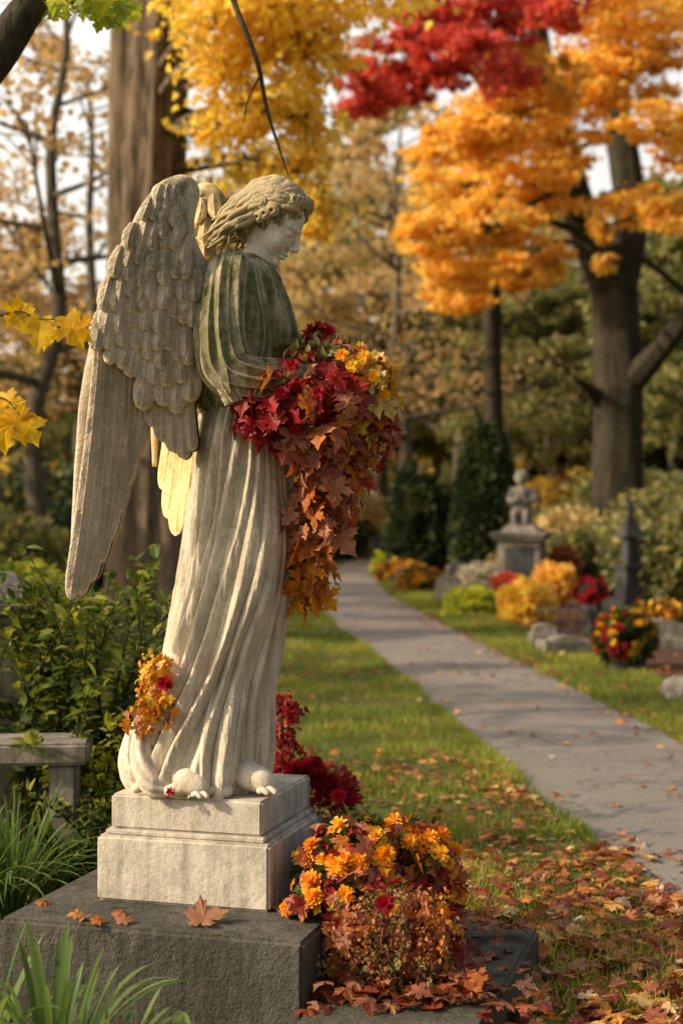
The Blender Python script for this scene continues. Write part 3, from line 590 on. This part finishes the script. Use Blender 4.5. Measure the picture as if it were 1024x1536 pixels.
# chrysanthemum arrangement beside the plinth
g=MB()
W=at
mounds=[(W(540,1285,4.45),(.17,.16,.12)),(W(600,1305,4.5),(.15,.16,.13)),(W(515,1370,4.32),(.15,.13,.15)),(W(590,1400,4.35),(.16,.14,.16)),(W(638,1350,4.55),(.09,.11,.14))]
for mi_,(c,r) in enumerate(mounds):
    n=300; d=rdir(n); P=c+d*np.array(r)*(.5+.5*rng.random((n,1))); leaves(g,P,d+[0,0,-.5]+rdir(n)*.5,d+rdir(n)*.4,.045*(.6+.7*rng.random(n)),MAPLE,1,rng.random(n)*.35,.4)
    n=170; d=rdir(n); d[:,1]=-np.abs(d[:,1]); P=c+d*np.array(r)*(.9+.25*rng.random((n,1))); leaves(g,P,d*.4+[0,0,-.8]+rdir(n)*.6,d+rdir(n)*.6,.05*(.5+.8*rng.random(n)),MAPLE,0,np.where(rng.random(n)<.55,.40+.40*rng.random(n),.12+.3*rng.random(n)),.7)
    for i in range(16 if mi_<2 or mi_==4 else 10):
        d=rdir(1)[0]; d[1]=-abs(d[1]); d[2]=abs(d[2])*1.1-.15; d=nrm(d); flower(g,c+d*np.array(r)*1.08,random.uniform(.022,.042),d+rdir(1)[0]*.4+[0,-.2,.25],random.choice([.62,.7,.75,.8,.85,.9]),2,random.choice([3,4,5]),random.choice([11,13,16]))
for i in range(420):
    u=random.triangular(480,690,590); v0=random.uniform(1325,1445)+.1*abs(u-585); d=random.uniform(4.1,4.36); b=W(u,v0,d); ln=random.choice([.04,.07,.1,.16])*random.uniform(.7,1.2)
    n=15; t=np.linspace(0,1,n)[:,None]; P=b+np.array([random.uniform(-.05,.055),random.uniform(-.03,0),-ln])*t+rng.normal(size=(n,3))*.006
    P[:,2]=np.maximum(P[:,2],.13); leaves(g,P,rdir(n)+[0,0,-.9],rdir(n),random.uniform(.010,.022),RH,0,np.full(n,random.choice([.36,.42,.47,.52,.6,.7,.4,.98,.99])),0)
flower(g,W(577,1355,4.08),.030,(0,-1,.2),.08,2,5,14); flower(g,W(508,1195,4.6),.03,(0,-1,.6),.12,2)
for (u,v) in [(455,1160),(478,1170),(497,1182),(470,1150),(440,1158),(486,1195),(520,1200)]: 
    flower(g,W(u,v,4.85),.042,(rng.random()-.5,-1,.7),.1,2,5,15)
n=260; c=W(475,1200,4.9); d=rdir(n); leaves(g,c+d*[.11,.08,.1],d,d+rdir(n)*.5,.04,MAPLE,0,np.clip(.1+.3*rng.random(n),0,1),.4)
n=500; P=np.column_stack([.02+.27*rng.random(n),4.45+.35*rng.random(n),.12+.36*rng.random(n)]); leaves(g,P,rdir(n)-[0,0,.4],rdir(n),.05,MAPLE,1,rng.random(n)*.3,.4)
g.obj('chrysanthemum_arrangement',[L_autumn,L_green,L_petal])
g=MB(); n=260; P=np.column_stack([-.1+.48*rng.random(n),3.75+.6*rng.random(n),.02+.06*rng.random(n)])
P[:,2]+=np.where(P[:,1]>3.98,.10,0); leaves(g,P,rdir(n)*[1,1,.3],rdir(n)*.6+[0,0,1],.055,MAPLE,0,.05+.55*rng.random(n),.8); g.obj('leaf_pile',L_fallen)
g=MB(); n=340; t=rng.random(n); P=W(424,1165,5.1)+np.column_stack([.03*rng.normal(size=n)+.012*np.sin(t*9),.04*rng.normal(size=n),t*.27]); leaves(g,P,rdir(n)+[0,0,-.3],rdir(n),.028,STAR,0,.02+.3*rng.random(n),.3)
tube(g,[W(430,1300,5.1),W(426,1160,5.1),W(420,1050,5.1)],.006,6,1); n=200; P=W(432,1240,5.1)+rng.normal(size=(n,3))*[.05,.05,.1]; leaves(g,P,rdir(n),rdir(n),.04,STAR,0,.3*rng.random(n))
g.obj('burning_bush',[L_autumn,M_twig])

# ---------------------------------------------------------------- left shrubs and tufts
def shrub(name,c,spread,h,stems,per,size,mats,lean=(0,0),tm=OVAL):
    g=MB()
    for i in range(stems):
        b=np.array(c)+[random.gauss(0,spread*.35),random.gauss(0,spread*.3),0]; e=b+np.array([random.gauss(lean[0],spread*.6),random.gauss(lean[1],spread*.45),h*random.uniform(.45,1.05)])
        md=(b+e)/2+[(e-b)[0]*-.15,0,h*.12]; C=spl([b,md,e],per); tube(g,C,np.linspace(.007,.0018,per),5,1)
        t=np.arange(per); m_=t>per*.2; n=int(m_.sum())
        for q in range(3):
            D=rdir(n)*[1,1,.5]+[0,0,.25]; leaves(g,C[m_]+rng.normal(size=(n,3))*.012,D,rdir(n)*.5+[0,0,1],size*(.55+.65*rng.random(n)),tm,0,np.clip(rng.random(n)*.75+.25*(t[m_]/per),0,1),.4)
    return g.obj(name,mats)
shrub('leafy_shrub',at(130,1290,6.3)*[1,1,0],.55,1.22,66,22,.07,[L_green,M_twig],(.0,0))
shrub('leafy_shrub.001',at(20,1290,7.6)*[1,1,0],.7,1.1,50,20,.08,[L_green,M_twig])
shrub('small_shrub',at(150,1290,5.6)*[1,1,0],.25,.42,26,14,.045,[L_green,M_twig])
shrub('yellowing_shrub',at(150,1200,5.9)*[1,1,0],.2,.6,10,14,.05,[L_lime,M_twig])
def strap(name,c,n,ln,wd,mats,lift=1.0,rmin=.2):
    g=MB()
    for i in range(n):
        an=random.uniform(0,2*PI); l=ln*random.uniform(.6,1.1); dr=np.array([math.cos(an),math.sin(an),0]); sp=random.uniform(rmin,.95); m=12; t=np.linspace(0,1,m)[:,None]
        C=np.array(c)+dr*.04*random.random()+dr*(sp*l*t**1.3)+np.array([0,0,1])*(l*lift*(t*1.0-t**2.4*.75*sp)); sd=np.array([-dr[1],dr[0],0]); wv=wd*(.35+1.3*t)*(1-t)**.55*(1-.0*t)+.0005
        V=np.stack([C-sd*wv+[0,0,.35]*wv,C-[0,0,0]*wv,C+sd*wv+[0,0,.35]*wv],1); g.add(V,gridf(m,3,False),0,True,np.clip(random.random()*.7+.3*np.repeat(t[:,0],3),0,1))
    return g.obj(name,mats)
strap('strap_leaf_plant',at(80,1640,3.5)*[1,1,0],64,.52,.012,[L_strap],1.1)
strap('strap_leaf_plant.001',at(-30,1560,3.65)*[1,1,0],40,.5,.012,[L_strap],1.1)
strap('strap_leaf_plant.002',at(160,1560,3.45)*[1,1,0],26,.42,.011,[L_strap],1.0)
strap('ornamental_grass',at(20,1340,5.3)*[1,1,0],170,.56,.006,[L_strap])
strap('ornamental_grass.001',at(-50,1340,5.2)*[1,1,0],120,.56,.006,[L_strap])
strap('ornamental_grass.002',at(85,1310,5.5)*[1,1,0],90,.42,.006,[L_strap])
strap('hosta_plant',at(285,1640,3.5)*[1,1,0],20,.36,.035,[L_strap],.95)
B=empty('stone_bench',at(25,1260,5.75)*[1,1,0],.1); box('seat',(.55,.3,.08),(0,0,.53),0,M_grave,.012,B); box('leg_1',(.1,.24,.488),(.18,0,.244),0,M_grave,.01,B); box('leg_2',(.1,.24,.488),(-.18,0,.244),0,M_grave,.01,B)
B=empty('stone_post',at(8,1100,6.3)*[1,1,0],.3); box('shaft',(.17,.17,1.0),(0,0,.50),0,M_grave,.01,B); box('collar',(.22,.22,.05),(0,0,1.027),0,M_grave,.01,B); box('cap',(.20,.20,.12),(0,0,1.114),0,M_grave,.01,B,taper=.45)

# ---------------------------------------------------------------- foreground twigs with big yellow leaves
def sprig(name,P,leafs,mats,size=.085,r=.003):
    g=MB(); tube(g,P,np.linspace(r,r*.4,len(P)),6,1,20)
    for (u,v,d,s_,dx) in leafs:
        q=at(u,v,d); leaves(g,[q],[[dx,-.1,-1]],[[rng.normal()*.4,-1,.3+rng.normal()*.3]],s_,MAPLE,0,None,.5); 
    return g.obj(name,mats)
sprig('yellow_maple_branch',[at(-60,500,4.1),at(20,468,4.0),at(60,478,3.95),at(118,480,3.9)],[(35,455,4,.075,-.6),(62,478,3.95,.085,-.1),(100,475,3.9,.09,.5),(108,482,3.9,.07,.9),(28,460,4,.06,.4),(70,482,4,.07,.1)],[L_brightyel,M_twig])
sprig('yellow_maple_branch.001',[at(-60,610,4.0),at(0,596,3.9),at(30,622,3.85)],[(8,590,3.9,.08,.2),(-6,600,3.9,.09,-.1),(22,615,3.85,.085,.3),(35,628,3.85,.075,.6),(12,625,3.9,.09,-.2)],[L_brightyel,M_twig])
g=MB(); tube(g,[at(-120,190,6),at(-20,95,6),at(30,30,6),at(70,-40,6.1),at(100,-200,6.2)],[.13,.09,.07,.06,.05],14,1,24)
tube(g,[at(60,-30,6.1),at(110,5,6),at(150,12,5.9),at(185,22,5.9)],[.02,.01,.006,.003],6,1,14)
n=60; P=np.array([at(random.uniform(72,195),random.uniform(-30,26),6+random.uniform(-.3,.3)) for _ in range(n)]); leaves(g,P,rdir(n)*.7+[.2,0,-.7],rdir(n)*.6+[0,-1,.2],.075,MAPLE,0,None,.4)
tube(g,[at(330,-80,6.5),at(350,0,6.5),at(385,90,6.4),at(402,170,6.4),at(432,262,6.3)],[.018,.013,.010,.008,.003],8,1,30)
tube(g,[at(392,110,6.4),at(372,150,6.5),at(365,185,6.5)],[.006,.004,.002],6,1,12)
g.obj('overhanging_branch',[L_lime,M_barkd])

# ---------------------------------------------------------------- trees
def clump_tree(name,trunks,clumps,leafsize,lm,bm_,sub=12,tm=DIA,seg=20,droop=.4,bseg=.03,subr=.34):
    g=MB(); allp=[];allr=[]
    for P,R in trunks:
        n=40; tube(g,P,R,seg,1,n,lambda t,th:1+.07*np.sin(th*5+t*4)+.05*np.sin(th*11-t*7)); PR=spl(np.column_stack([P,R]),n); allp.append(PR[:,:3]); allr.append(PR[:,3])
    AP=np.concatenate(allp); AR=np.concatenate(allr)
    for (c,r,n,rl,rh) in clumps:
        c=np.asarray(c,float); dd=np.linalg.norm((AP-c)*[1,1,1.6],axis=1)+np.where(AP[:,2]>c[2]+1,2,0)+np.where(AP[:,2]<3,6,0); i=int(np.argmin(dd)); b=AP[i]; r0=min(AR[i]*.5,bseg+.012*dd[i])
        md=(b+c)/2+[random.gauss(0,.3),random.gauss(0,.3),.12*dd[i]]; tube(g,[b,md,c],[r0,r0*.65,r0*.3],8,1,14)
        sc_=cloud(g,c,r,n,leafsize,0,tm,sub,subr,rl,rh,droop)
        for s_ in sc_: tube(g,[c+(s_-c)*-.0,(c+s_)/2+[0,0,.1],s_],[r0*.3,r0*.2,.006],5,1,6)
    return g.obj(name,[lm,bm_])
T=at(222,930,17); tx,ty=T[0],T[1]
cl=[]
for (u,v,d,r,n) in [(330,30,15,(.6,.8,.45),1000),(420,20,15,(.7,.8,.4),1000),(350,110,15.5,(.5,.7,.4),700),(450,90,15,(.5,.7,.45),700),(400,170,16,(.5,.6,.35),420),(330,200,16,(.35,.5,.3),300),(460,185,16,(.4,.5,.35),400),
                    (440,260,16,(.35,.5,.3),320),(480,310,16,(.25,.4,.25),220),(380,250,17,(.4,.5,.3),220),(480,-40,15,(1,1,.6),1200),(380,-70,14,(1.2,1,.6),1400),(560,-60,16,(.9,1,.5),900),(470,340,16,(.2,.3,.15),140),(320,290,18,(.3,.4,.3),160)]:
    cl.append((at(u,v,d),r,int(n*.8),0,1))
clump_tree('oak_tree',[([(tx,ty,-.1),(tx+.02,ty,.5),(tx,ty,2),(tx-.04,ty,4),(tx-.0,ty,6.5),(tx+.1,ty,9)],[.56,.47,.43,.42,.41,.36]),([(tx,ty,6.6),(tx+.6,ty-.6,7.6),(tx+2,ty-1.2,8.6)],[.2,.16,.08])],cl,.085,L_yellow,M_bark,24,STAR,96,.4,.03,.42)
NB=empty('nest_box',(tx+.56,ty-.05,at(0,190,17)[2])); box('body',(.22,.22,.20),(0,0,0),0,M_darkst,.006,NB); r_=box('roof',(.34,.30,.03),(0.0,0,.125),0,M_darkst,.005,NB); r_.rotation_euler=(0,.22,0); box('bracket',(.14,.05,.05),(-.14,0,-.02),0,M_darkst,.004,NB)
D=34
tr=[([at(925,870,D),at(928,800,D),at(926,700,D),at(928,600,D),at(922,480,D),at(918,420,D)],[.85,.60,.55,.52,.50,.50]),
    ([at(918,440,D),at(890,370,D-.5),at(862,300,D-1),at(840,200,D-1.5),at(810,80,D-2),at(800,-60,D-2)],[.46,.40,.34,.28,.22,.15]),
    ([at(922,440,D),at(945,350,D),at(938,250,D),at(915,120,D),at(905,-60,D)],[.46,.36,.34,.26,.2]),
    ([at(940,580,D),at(985,530,D-1),at(1030,470,D-1.5),at(1090,380,D-2)],[.30,.24,.2,.14]),
    ([at(900,600,D),at(880,580,D-.5),at(862,570,D-1)],[.2,.1,.05])]
cl=[]
for (u,v,ru,rv,n,rl) in [(690,210,75,40,2400,.2),(760,180,90,50,3000,.2),(700,280,80,35,2200,.3),(660,340,60,28,1500,.3),(740,340,80,35,2200,.2),(800,290,80,45,2400,.1),(690,410,70,24,1500,.3),(760,410,60,28,1400,.2),(690,450,50,18,800,.3),
     (830,200,80,50,2400,.1),(880,120,90,50,2800,.1),(960,90,90,60,3000,.0),(1000,200,80,50,2200,.2),(960,310,70,30,1300,.3),(1010,320,50,30,900,.3),(900,340,20,26,260,.4),(800,110,80,40,2200,.1),(900,20,110,40,2400,.0),(1000,10,90,50,2000,.0),(640,370,40,14,450,.4),(905,390,18,18,150,.4),(830,390,35,30,450,.2)]:
    dd=30+random.uniform(-3,2.5); cl.append((at(u,v,dd),(ru*dd/2300*1.08,ru*dd/2300*.9,rv*dd/2300*1.12),int(n*.82),rl*.6,1))
clump_tree('maple_tree',tr,cl,.112,L_orange,M_barkd,46,STAR,28,.5,.03,.22)
cl=[]
for (u,v,ru,rv,n) in [(560,150,50,20,900),(540,110,40,25,700),(620,120,70,30,1900),(600,60,60,30,1300),(690,90,70,40,2000),(660,30,80,40,1800),(740,40,80,40,1900),(790,-10,90,40,1700),(760,110,50,40,900),(690,-50,110,50,1800),(530,165,30,10,300),(840,10,60,40,900)]:
    dd=26+random.uniform(-1.5,1.5); cl.append((at(u,v,dd),(ru*dd/2300,ru*dd/2300,rv*dd/2300),int(n*.75),0,1))
clump_tree('red_maple_tree',[([at(742,860,38),at(740,650,38),at(738,430,37),at(745,260,34),at(740,110,30),at(660,10,27),at(640,-80,26)],[.3,.24,.2,.17,.13,.09,.05]),([at(742,180,32),at(700,90,28),at(640,120,26.5)],[.1,.06,.03])],cl,.10,L_red,M_barkd,36,STAR,14,.4,.03,.23)

def make_tree(name,seed,h,r,cs,spread,nleaf,ls,lm,bm_):
    random.seed(seed); g=MB(); P=[np.array([0,0,-.1])]
    for i in range(1,8): P.append(np.array([P[-1][0]+random.gauss(0,.18),P[-1][1]+random.gauss(0,.18),h*.9*i/7]))
    R=np.linspace(r,r*.18,8); R[0]*=1.35; tube(g,P,R,12,1,20); S=spl(P,60); nl=15
    for i in range(nl):
        t=cs+(1-cs)*(i+.3)/nl; b=S[int(t*59)]; az=i*2.4+random.gauss(0,.3); ln=spread*(1.05-.65*((t-cs)/(1-cs))**1.5)*random.uniform(.7,1.15); up=random.uniform(.25,.7)
        d=np.array([math.cos(az),math.sin(az),up]); e=b+d*ln; md=b+d*ln*.5+[0,0,-.05*ln]; rb=r*(1-t)*.45+.03; tube(g,[b,md,e],[rb,rb*.6,.025],6,1,8)
        for q in range(4):
            s_=b+(e-b)*random.uniform(.45,1.0); e2=s_+np.array([random.gauss(0,1),random.gauss(0,1),random.uniform(-.2,.9)])*ln*.3; tube(g,[s_,(s_+e2)/2+[0,0,.1],e2],[.03,.02,.01],5,1,5)
            cloud(g,e2,(ln*.30,ln*.30,ln*.2),nleaf//(nl*4),ls,0,DIA,7,.4,0,1,.3)
    return g.mesh(name,[lm,bm_])
arch={}
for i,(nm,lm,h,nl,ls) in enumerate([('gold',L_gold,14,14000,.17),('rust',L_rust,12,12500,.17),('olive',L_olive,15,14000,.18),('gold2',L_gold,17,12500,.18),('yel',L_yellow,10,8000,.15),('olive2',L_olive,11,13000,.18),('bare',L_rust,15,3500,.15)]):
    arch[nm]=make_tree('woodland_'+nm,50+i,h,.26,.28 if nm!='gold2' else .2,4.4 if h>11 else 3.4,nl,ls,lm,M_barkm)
random.seed(4)
NM={'gold':'golden_tree','gold2':'golden_tree','rust':'russet_tree','olive':'olive_tree','olive2':'olive_tree','yel':'yellow_tree','bare':'thin_tree'}
def put(nm,u,d,sc_=1.0,name=None):
    x=(u-512)*d/2300; inst(NM[nm],arch[nm],(x,d,0),random.uniform(0,6.28),sc_)
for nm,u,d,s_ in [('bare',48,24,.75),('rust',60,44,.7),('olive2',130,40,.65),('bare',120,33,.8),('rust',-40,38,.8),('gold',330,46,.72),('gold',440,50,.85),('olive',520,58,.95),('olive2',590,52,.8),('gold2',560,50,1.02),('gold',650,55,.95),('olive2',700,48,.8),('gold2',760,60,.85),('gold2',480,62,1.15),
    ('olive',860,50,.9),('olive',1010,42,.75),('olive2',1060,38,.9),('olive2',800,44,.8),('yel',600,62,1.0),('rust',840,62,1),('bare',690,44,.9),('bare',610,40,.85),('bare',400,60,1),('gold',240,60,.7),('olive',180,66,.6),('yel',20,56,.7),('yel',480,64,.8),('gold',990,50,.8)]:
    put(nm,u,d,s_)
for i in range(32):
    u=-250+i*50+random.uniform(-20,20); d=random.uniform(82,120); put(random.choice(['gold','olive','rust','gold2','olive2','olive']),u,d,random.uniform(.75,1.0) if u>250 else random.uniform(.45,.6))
# trees standing left of the frame whose shadows stripe the lawn and path
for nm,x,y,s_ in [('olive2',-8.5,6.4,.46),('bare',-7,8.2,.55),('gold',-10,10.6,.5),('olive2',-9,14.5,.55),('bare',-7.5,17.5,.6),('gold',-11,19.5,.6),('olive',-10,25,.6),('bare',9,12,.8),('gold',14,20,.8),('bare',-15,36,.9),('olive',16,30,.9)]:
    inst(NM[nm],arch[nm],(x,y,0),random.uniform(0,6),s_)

# ---------------------------------------------------------------- evergreens, shrubs, flower beds
def mound(name,c,r,n,ls,mats,tm=DIA,conic=0,lo=0,hi=1,core=True):
    g=MB(); c=np.asarray(c,float); r=np.asarray(r,float); d=rdir(n); q=(.74+.34*rng.random((n,1)))*(1+.28*vnoise(d*2.6+c[0])[:,None]); P=d*q
    if conic: f=1-conic*np.clip((P[:,2:3]+1)/2,0,1); P=P*np.hstack([f,f,np.ones_like(f)])
    V=c+P*r; V[:,2]=np.maximum(V[:,2],.02); leaves(g,V,d+rdir(n)*.7+[0,0,.3 if conic else 0],d+rdir(n)*.6,ls*(.6+.8*rng.random(n)),tm,0,np.clip(lo+(hi-lo)*(.5+.5*vnoise(d*3+5)*.8+.35*rng.normal(size=n)),0,1))
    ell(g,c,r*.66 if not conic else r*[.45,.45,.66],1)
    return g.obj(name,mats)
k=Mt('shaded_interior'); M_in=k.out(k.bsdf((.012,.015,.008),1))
G=at
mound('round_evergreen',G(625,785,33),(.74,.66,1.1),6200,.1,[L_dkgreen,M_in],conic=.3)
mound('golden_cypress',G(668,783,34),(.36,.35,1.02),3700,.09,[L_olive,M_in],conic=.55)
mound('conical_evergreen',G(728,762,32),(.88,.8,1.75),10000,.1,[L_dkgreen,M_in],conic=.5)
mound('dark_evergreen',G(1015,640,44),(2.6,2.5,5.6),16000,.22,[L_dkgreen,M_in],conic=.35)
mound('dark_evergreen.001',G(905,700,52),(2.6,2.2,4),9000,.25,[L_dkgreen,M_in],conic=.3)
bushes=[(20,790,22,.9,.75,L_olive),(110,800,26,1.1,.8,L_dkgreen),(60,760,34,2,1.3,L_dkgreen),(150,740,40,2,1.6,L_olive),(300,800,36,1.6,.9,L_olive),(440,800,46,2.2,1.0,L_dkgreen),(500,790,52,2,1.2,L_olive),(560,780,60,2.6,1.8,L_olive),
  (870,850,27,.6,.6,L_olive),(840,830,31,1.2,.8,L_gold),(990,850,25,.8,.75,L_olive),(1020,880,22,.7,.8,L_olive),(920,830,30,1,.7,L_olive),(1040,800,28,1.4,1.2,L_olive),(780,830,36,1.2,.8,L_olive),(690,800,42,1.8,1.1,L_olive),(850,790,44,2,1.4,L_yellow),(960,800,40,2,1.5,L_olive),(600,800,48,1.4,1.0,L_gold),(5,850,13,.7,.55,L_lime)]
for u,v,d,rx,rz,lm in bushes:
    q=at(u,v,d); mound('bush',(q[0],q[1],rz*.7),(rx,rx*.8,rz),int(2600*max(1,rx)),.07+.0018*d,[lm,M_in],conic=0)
for i in range(26):
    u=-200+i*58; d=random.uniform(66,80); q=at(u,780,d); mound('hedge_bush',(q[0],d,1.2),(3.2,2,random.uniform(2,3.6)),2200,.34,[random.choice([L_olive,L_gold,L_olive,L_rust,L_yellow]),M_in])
mound('green_mound_plant',G(708,915,21)*[1,1,0]+[0,0,.14],(.36,.3,.22),2400,.05,[L_lime,M_in])
mound('white_flower_bush',G(718,880,25)*[1,1,0]+[0,0,.28],(.36,.3,.26),1800,.05,[L_white,M_in])
mound('yellow_chrysanthemum',G(790,925,19.5)*[1,1,0]+[0,0,.24],(.34,.3,.28),2200,.055,[L_yellow,M_in],tm=STAR)
mound('orange_bedding',G(830,885,23)*[1,1,0]+[0,0,.35],(.3,.3,.28),1500,.06,[L_orange,M_in],tm=STAR)
mound('red_bedding',G(760,890,24)*[1,1,0]+[0,0,.22],(.25,.25,.22),1200,.055,[L_red,M_in],tm=STAR)
mound('mixed_bedding',G(632,890,27)*[1,1,0]+[0,0,.16],(.42,.35,.26),2000,.06,[L_mound,M_in],tm=STAR)
mound('mixed_bedding.001',G(980,985,17)*[1,1,0]+[0,0,.16],(.32,.3,.24),1400,.06,[L_mound,M_in],tm=STAR)
mound('mixed_bedding.002',G(600,872,32)*[1,1,0]+[0,0,.16],(.5,.35,.24),1400,.07,[L_mound,M_in],tm=STAR)
mound('green_bedding',G(590,850,34)*[1,1,0]+[0,0,.25],(.45,.4,.35),1500,.08,[L_lime,M_in])
mound('red_bedding.001',G(845,860,26)*[1,1,0]+[0,0,.5],(.25,.25,.3),900,.06,[L_autumn,M_in],lo=.1,hi=.6,tm=STAR)
q=at(885,955,18); E_=empty('flower_urn',(q[0],q[1],0)); g=MB()
pr_=[(.0,.10),(.03,.10),(.05,.05),(.12,.04),(.18,.08),(.28,.13),(.31,.14),(.33,.12)]; th=np.linspace(0,2*PI,24,endpoint=False)
V=np.array([[(r*math.cos(t),r*math.sin(t),z) for t in th] for z,r in pr_]).reshape(-1,3); g.add(np.vstack([V,[0,0,0],[0,0,.3]]),[gridf(len(pr_),24),caps(len(pr_),24)],0,True); g.obj('urn',M_darkst,E_)
g=MB(); 
for i in range(46): d=rdir(1)[0]; flower(g,np.array([0,0,.49])+d*[.18,.18,.15],.055,d,.06+.1*random.random(),0,3,9)
ell(g,(0,0,.48),(.16,.16,.13),1); g.obj('red_flowers',[L_petal,M_in],E_)
q=at(935,1002,13.9); E_=empty('flower_planter',(q[0],q[1],0)); g=MB()
for i in range(150):
    d=rdir(1)[0]; rr=np.array([.27,.24,.25]); c=d*rr*random.uniform(.9,1.05)+[0,0,.28]
    cc=.07 if (c[0]<.02 and random.random()<.75) or random.random()<.2 else random.choice([.8,.9,.75,.95]); c[2]=max(c[2],.05); flower(g,c,.045,d+[0,0,.2],cc,0,3,9)
n=900; d=rdir(n); leaves(g,d*[.27,.24,.25]*(.7+.35*rng.random((n,1)))+[0,0,.27],d,d+rdir(n)*.5,.06,STAR,1,rng.random(n)*.5); ell(g,(0,0,.25),(.2,.18,.2),2); g.obj('flowers',[L_petal,L_green,M_in],E_)
box('pot',(.3,.3,.16),(0,0,.08),.2,M_darkst,.02,E_)
q=at(783,897,25.5); E_=empty('cherub_monument',(q[0],q[1],0),-.3)
box('base',(1.0,.95,.14),(0,0,.07),0,M_grave,.015,E_); box('plinth_course',(.86,.82,.12),(0,0,.2),0,M_grave,.015,E_); box('shaft',(.7,.68,.70),(0,0,.61),0,M_grave,.012,E_)
box('panel',(.46,.02,.46),(0,-.35,.61),0,M_darkst,.004,E_); box('cornice',(.84,.82,.07),(0,0,.997),0,M_grave,.015,E_); box('cap',(.92,.9,.05),(0,0,1.06),0,M_grave,.01,E_); box('cap_block',(.7,.68,.12),(0,0,1.146),0,M_grave,.01,E_,taper=.6)
g=MB(); z0=1.2
tube(g,[(0,0,z0),(0,0,z0+.05),(0,0,z0+.1)],[.2,.18,.15],24,0,8)
tube(g,[(0,.02,z0+.1),(0,.03,z0+.28),(.0,.0,z0+.45),(.0,0,z0+.58),(0,0,z0+.66)],[.17,.15,.14,.15,.06],28,0,30,lambda t,th:1+.08*np.sin(th*7+t*5))
ell(g,(-.01,-.03,z0+.78),(.105,.11,.125),0,24,16)
for i in range(40): d=rdir(1)[0]; d[1]=abs(d[1])*1 if d[2]<.2 else d[1]; ell(g,np.array([-.01,-.01,z0+.80])+d*[.10,.10,.11],(.032,.032,.03),0,8,6)
ell(g,(-.01,-.14,z0+.77),(.014,.02,.018),0,8,6)
for s_ in (-1,1):
    tube(g,[(s_*.14,0,z0+.56),(s_*.2,-.06,z0+.42),(s_*.12,-.16,z0+.40),(s_*.02,-.17,z0+.46)],[.05,.048,.04,.03],12,0,16)
    tube(g,[(s_*.07,-.05,z0+.16),(s_*.10,-.2,z0+.2),(s_*.09,-.22,z0+.04)],[.07,.062,.04],12,0,14)
    tube(g,[(s_*.06,.12,z0+.5),(s_*.2,.2,z0+.62),(s_*.24,.22,z0+.4),(s_*.18,.2,z0+.25)],[.03,.06,.06,.02],12,0,16,sq=.4)
g.obj('cherub_figure',M_grave,E_)
q=at(944,917,21.8); E_=empty('obelisk_marker',(q[0],q[1],0),.35); E_.scale=(.98,.98,1.1)
for nm,s_,z,tp in [('base',(.5,.5,.1),.05,1),('step',(.42,.42,.08),.14,1),('pedestal',(.32,.32,.38),.37,.92),('moulding',(.38,.38,.05),.585,1),('lantern',(.2,.2,.36),.79,.85),('eave',(.36,.36,.04),.99,.9),('roof',(.30,.30,.2),1.11,.35),('neck',(.08,.08,.1),1.26,.8),('spire',(.1,.1,.24),1.43,.12)]:
    box(nm,s_,(0,0,z),0,M_darkst,.008,E_,taper=tp)
def gravestone(u,v,d,w_,h_,t_,mat,rz=0):
    q=at(u,v,d); E_=empty('gravestone',(q[0],q[1],0),rz); box('base',(w_*1.25,t_*1.7,.12),(0,0,.06),0,mat,.01,E_)
    g=MB(); n=14; an=np.linspace(0,PI,n); o=[(-w_/2,.12)]+[(-w_/2*math.cos(a),h_-w_*.22+w_*.22*math.sin(a)) for a in an]+[(w_/2,.12)]; o=np.array(o); m=len(o)
    V=np.vstack([np.column_stack([o[:,0],np.full(m,-t_/2),o[:,1]]),np.column_stack([o[:,0],np.full(m,t_/2),o[:,1]])]); j=np.arange(m); jn=(j+1)%m
    g.add(V,[np.stack([j,j+m,jn+m,jn],-1),j[None],(j+m)[::-1][None]],0,False); g.obj('headstone',mat,E_)
for a_ in [(568,838,44,.5,.72,.2,M_darkst),(690,880,28,.5,.5,.22,M_grave,.2),(672,905,24,.4,.42,.2,M_grave,-.1),(610,880,31,.5,.3,.3,M_darkst),(815,975,16.5,.24,.22,.2,M_grave),(845,985,15.6,.4,.16,.2,M_grave,.2),
  (540,820,60,.7,.9,.2,M_grave),(750,905,24,.4,.35,.2,M_grave),(12,790,30,1.0,1.4,.4,M_darkst),(990,985,16,.6,.3,.25,M_grave),(1000,930,22,.5,.6,.2,M_darkst),(700,850,38,.45,.75,.2,M_grave),(645,860,40,.4,.6,.2,M_darkst)]: gravestone(*a_)
q=at(810,960,17); E_=empty('iron_fence',(q[0],q[1],0),-.12); g=MB()
for i in range(9): tube(g,[(i*.1,0,0),(i*.1,0,.38),(i*.1,0,.43)],[.009,.009,.002],6)
for z in (.08,.33): tube(g,[(-.05,0,z),(.85,0,z)],.009,6)
g.obj('rails',M_darkst,E_)
g=MB(); la=np.linspace(-1.5,1.5,20)[:,None]; th=np.linspace(0,2*PI,30,endpoint=False)[None]; d=np.stack(np.broadcast_arrays(np.cos(la)*np.cos(th),np.cos(la)*np.sin(th),np.sin(la)),-1).reshape(-1,3)
V=d*[.2,.16,.12]*(1+.25*vnoise(d*2+3)[:,None]); g.add(np.vstack([V,V[0],V[-1]]),[gridf(20,30),caps(20,30)],0,True); q=at(1030,1050,11.6); g.obj('rock',M_grave,None,(q[0],q[1],.06))

# ---------------------------------------------------------------- camera
cd=bpy.data.cameras.new('camera'); co=bpy.data.objects.new('camera',cd); col.objects.link(co); co.location=(0,0,CAMH); co.rotation_euler=(PI/2,0,0)
cd.sensor_fit='VERTICAL'; cd.sensor_height=36; cd.lens=2300/1536*36; cd.clip_end=1500; cd.clip_start=.05
cd.dof.use_dof=True; cd.dof.focus_distance=4.5; cd.dof.aperture_fstop=2.5
scene.camera=co
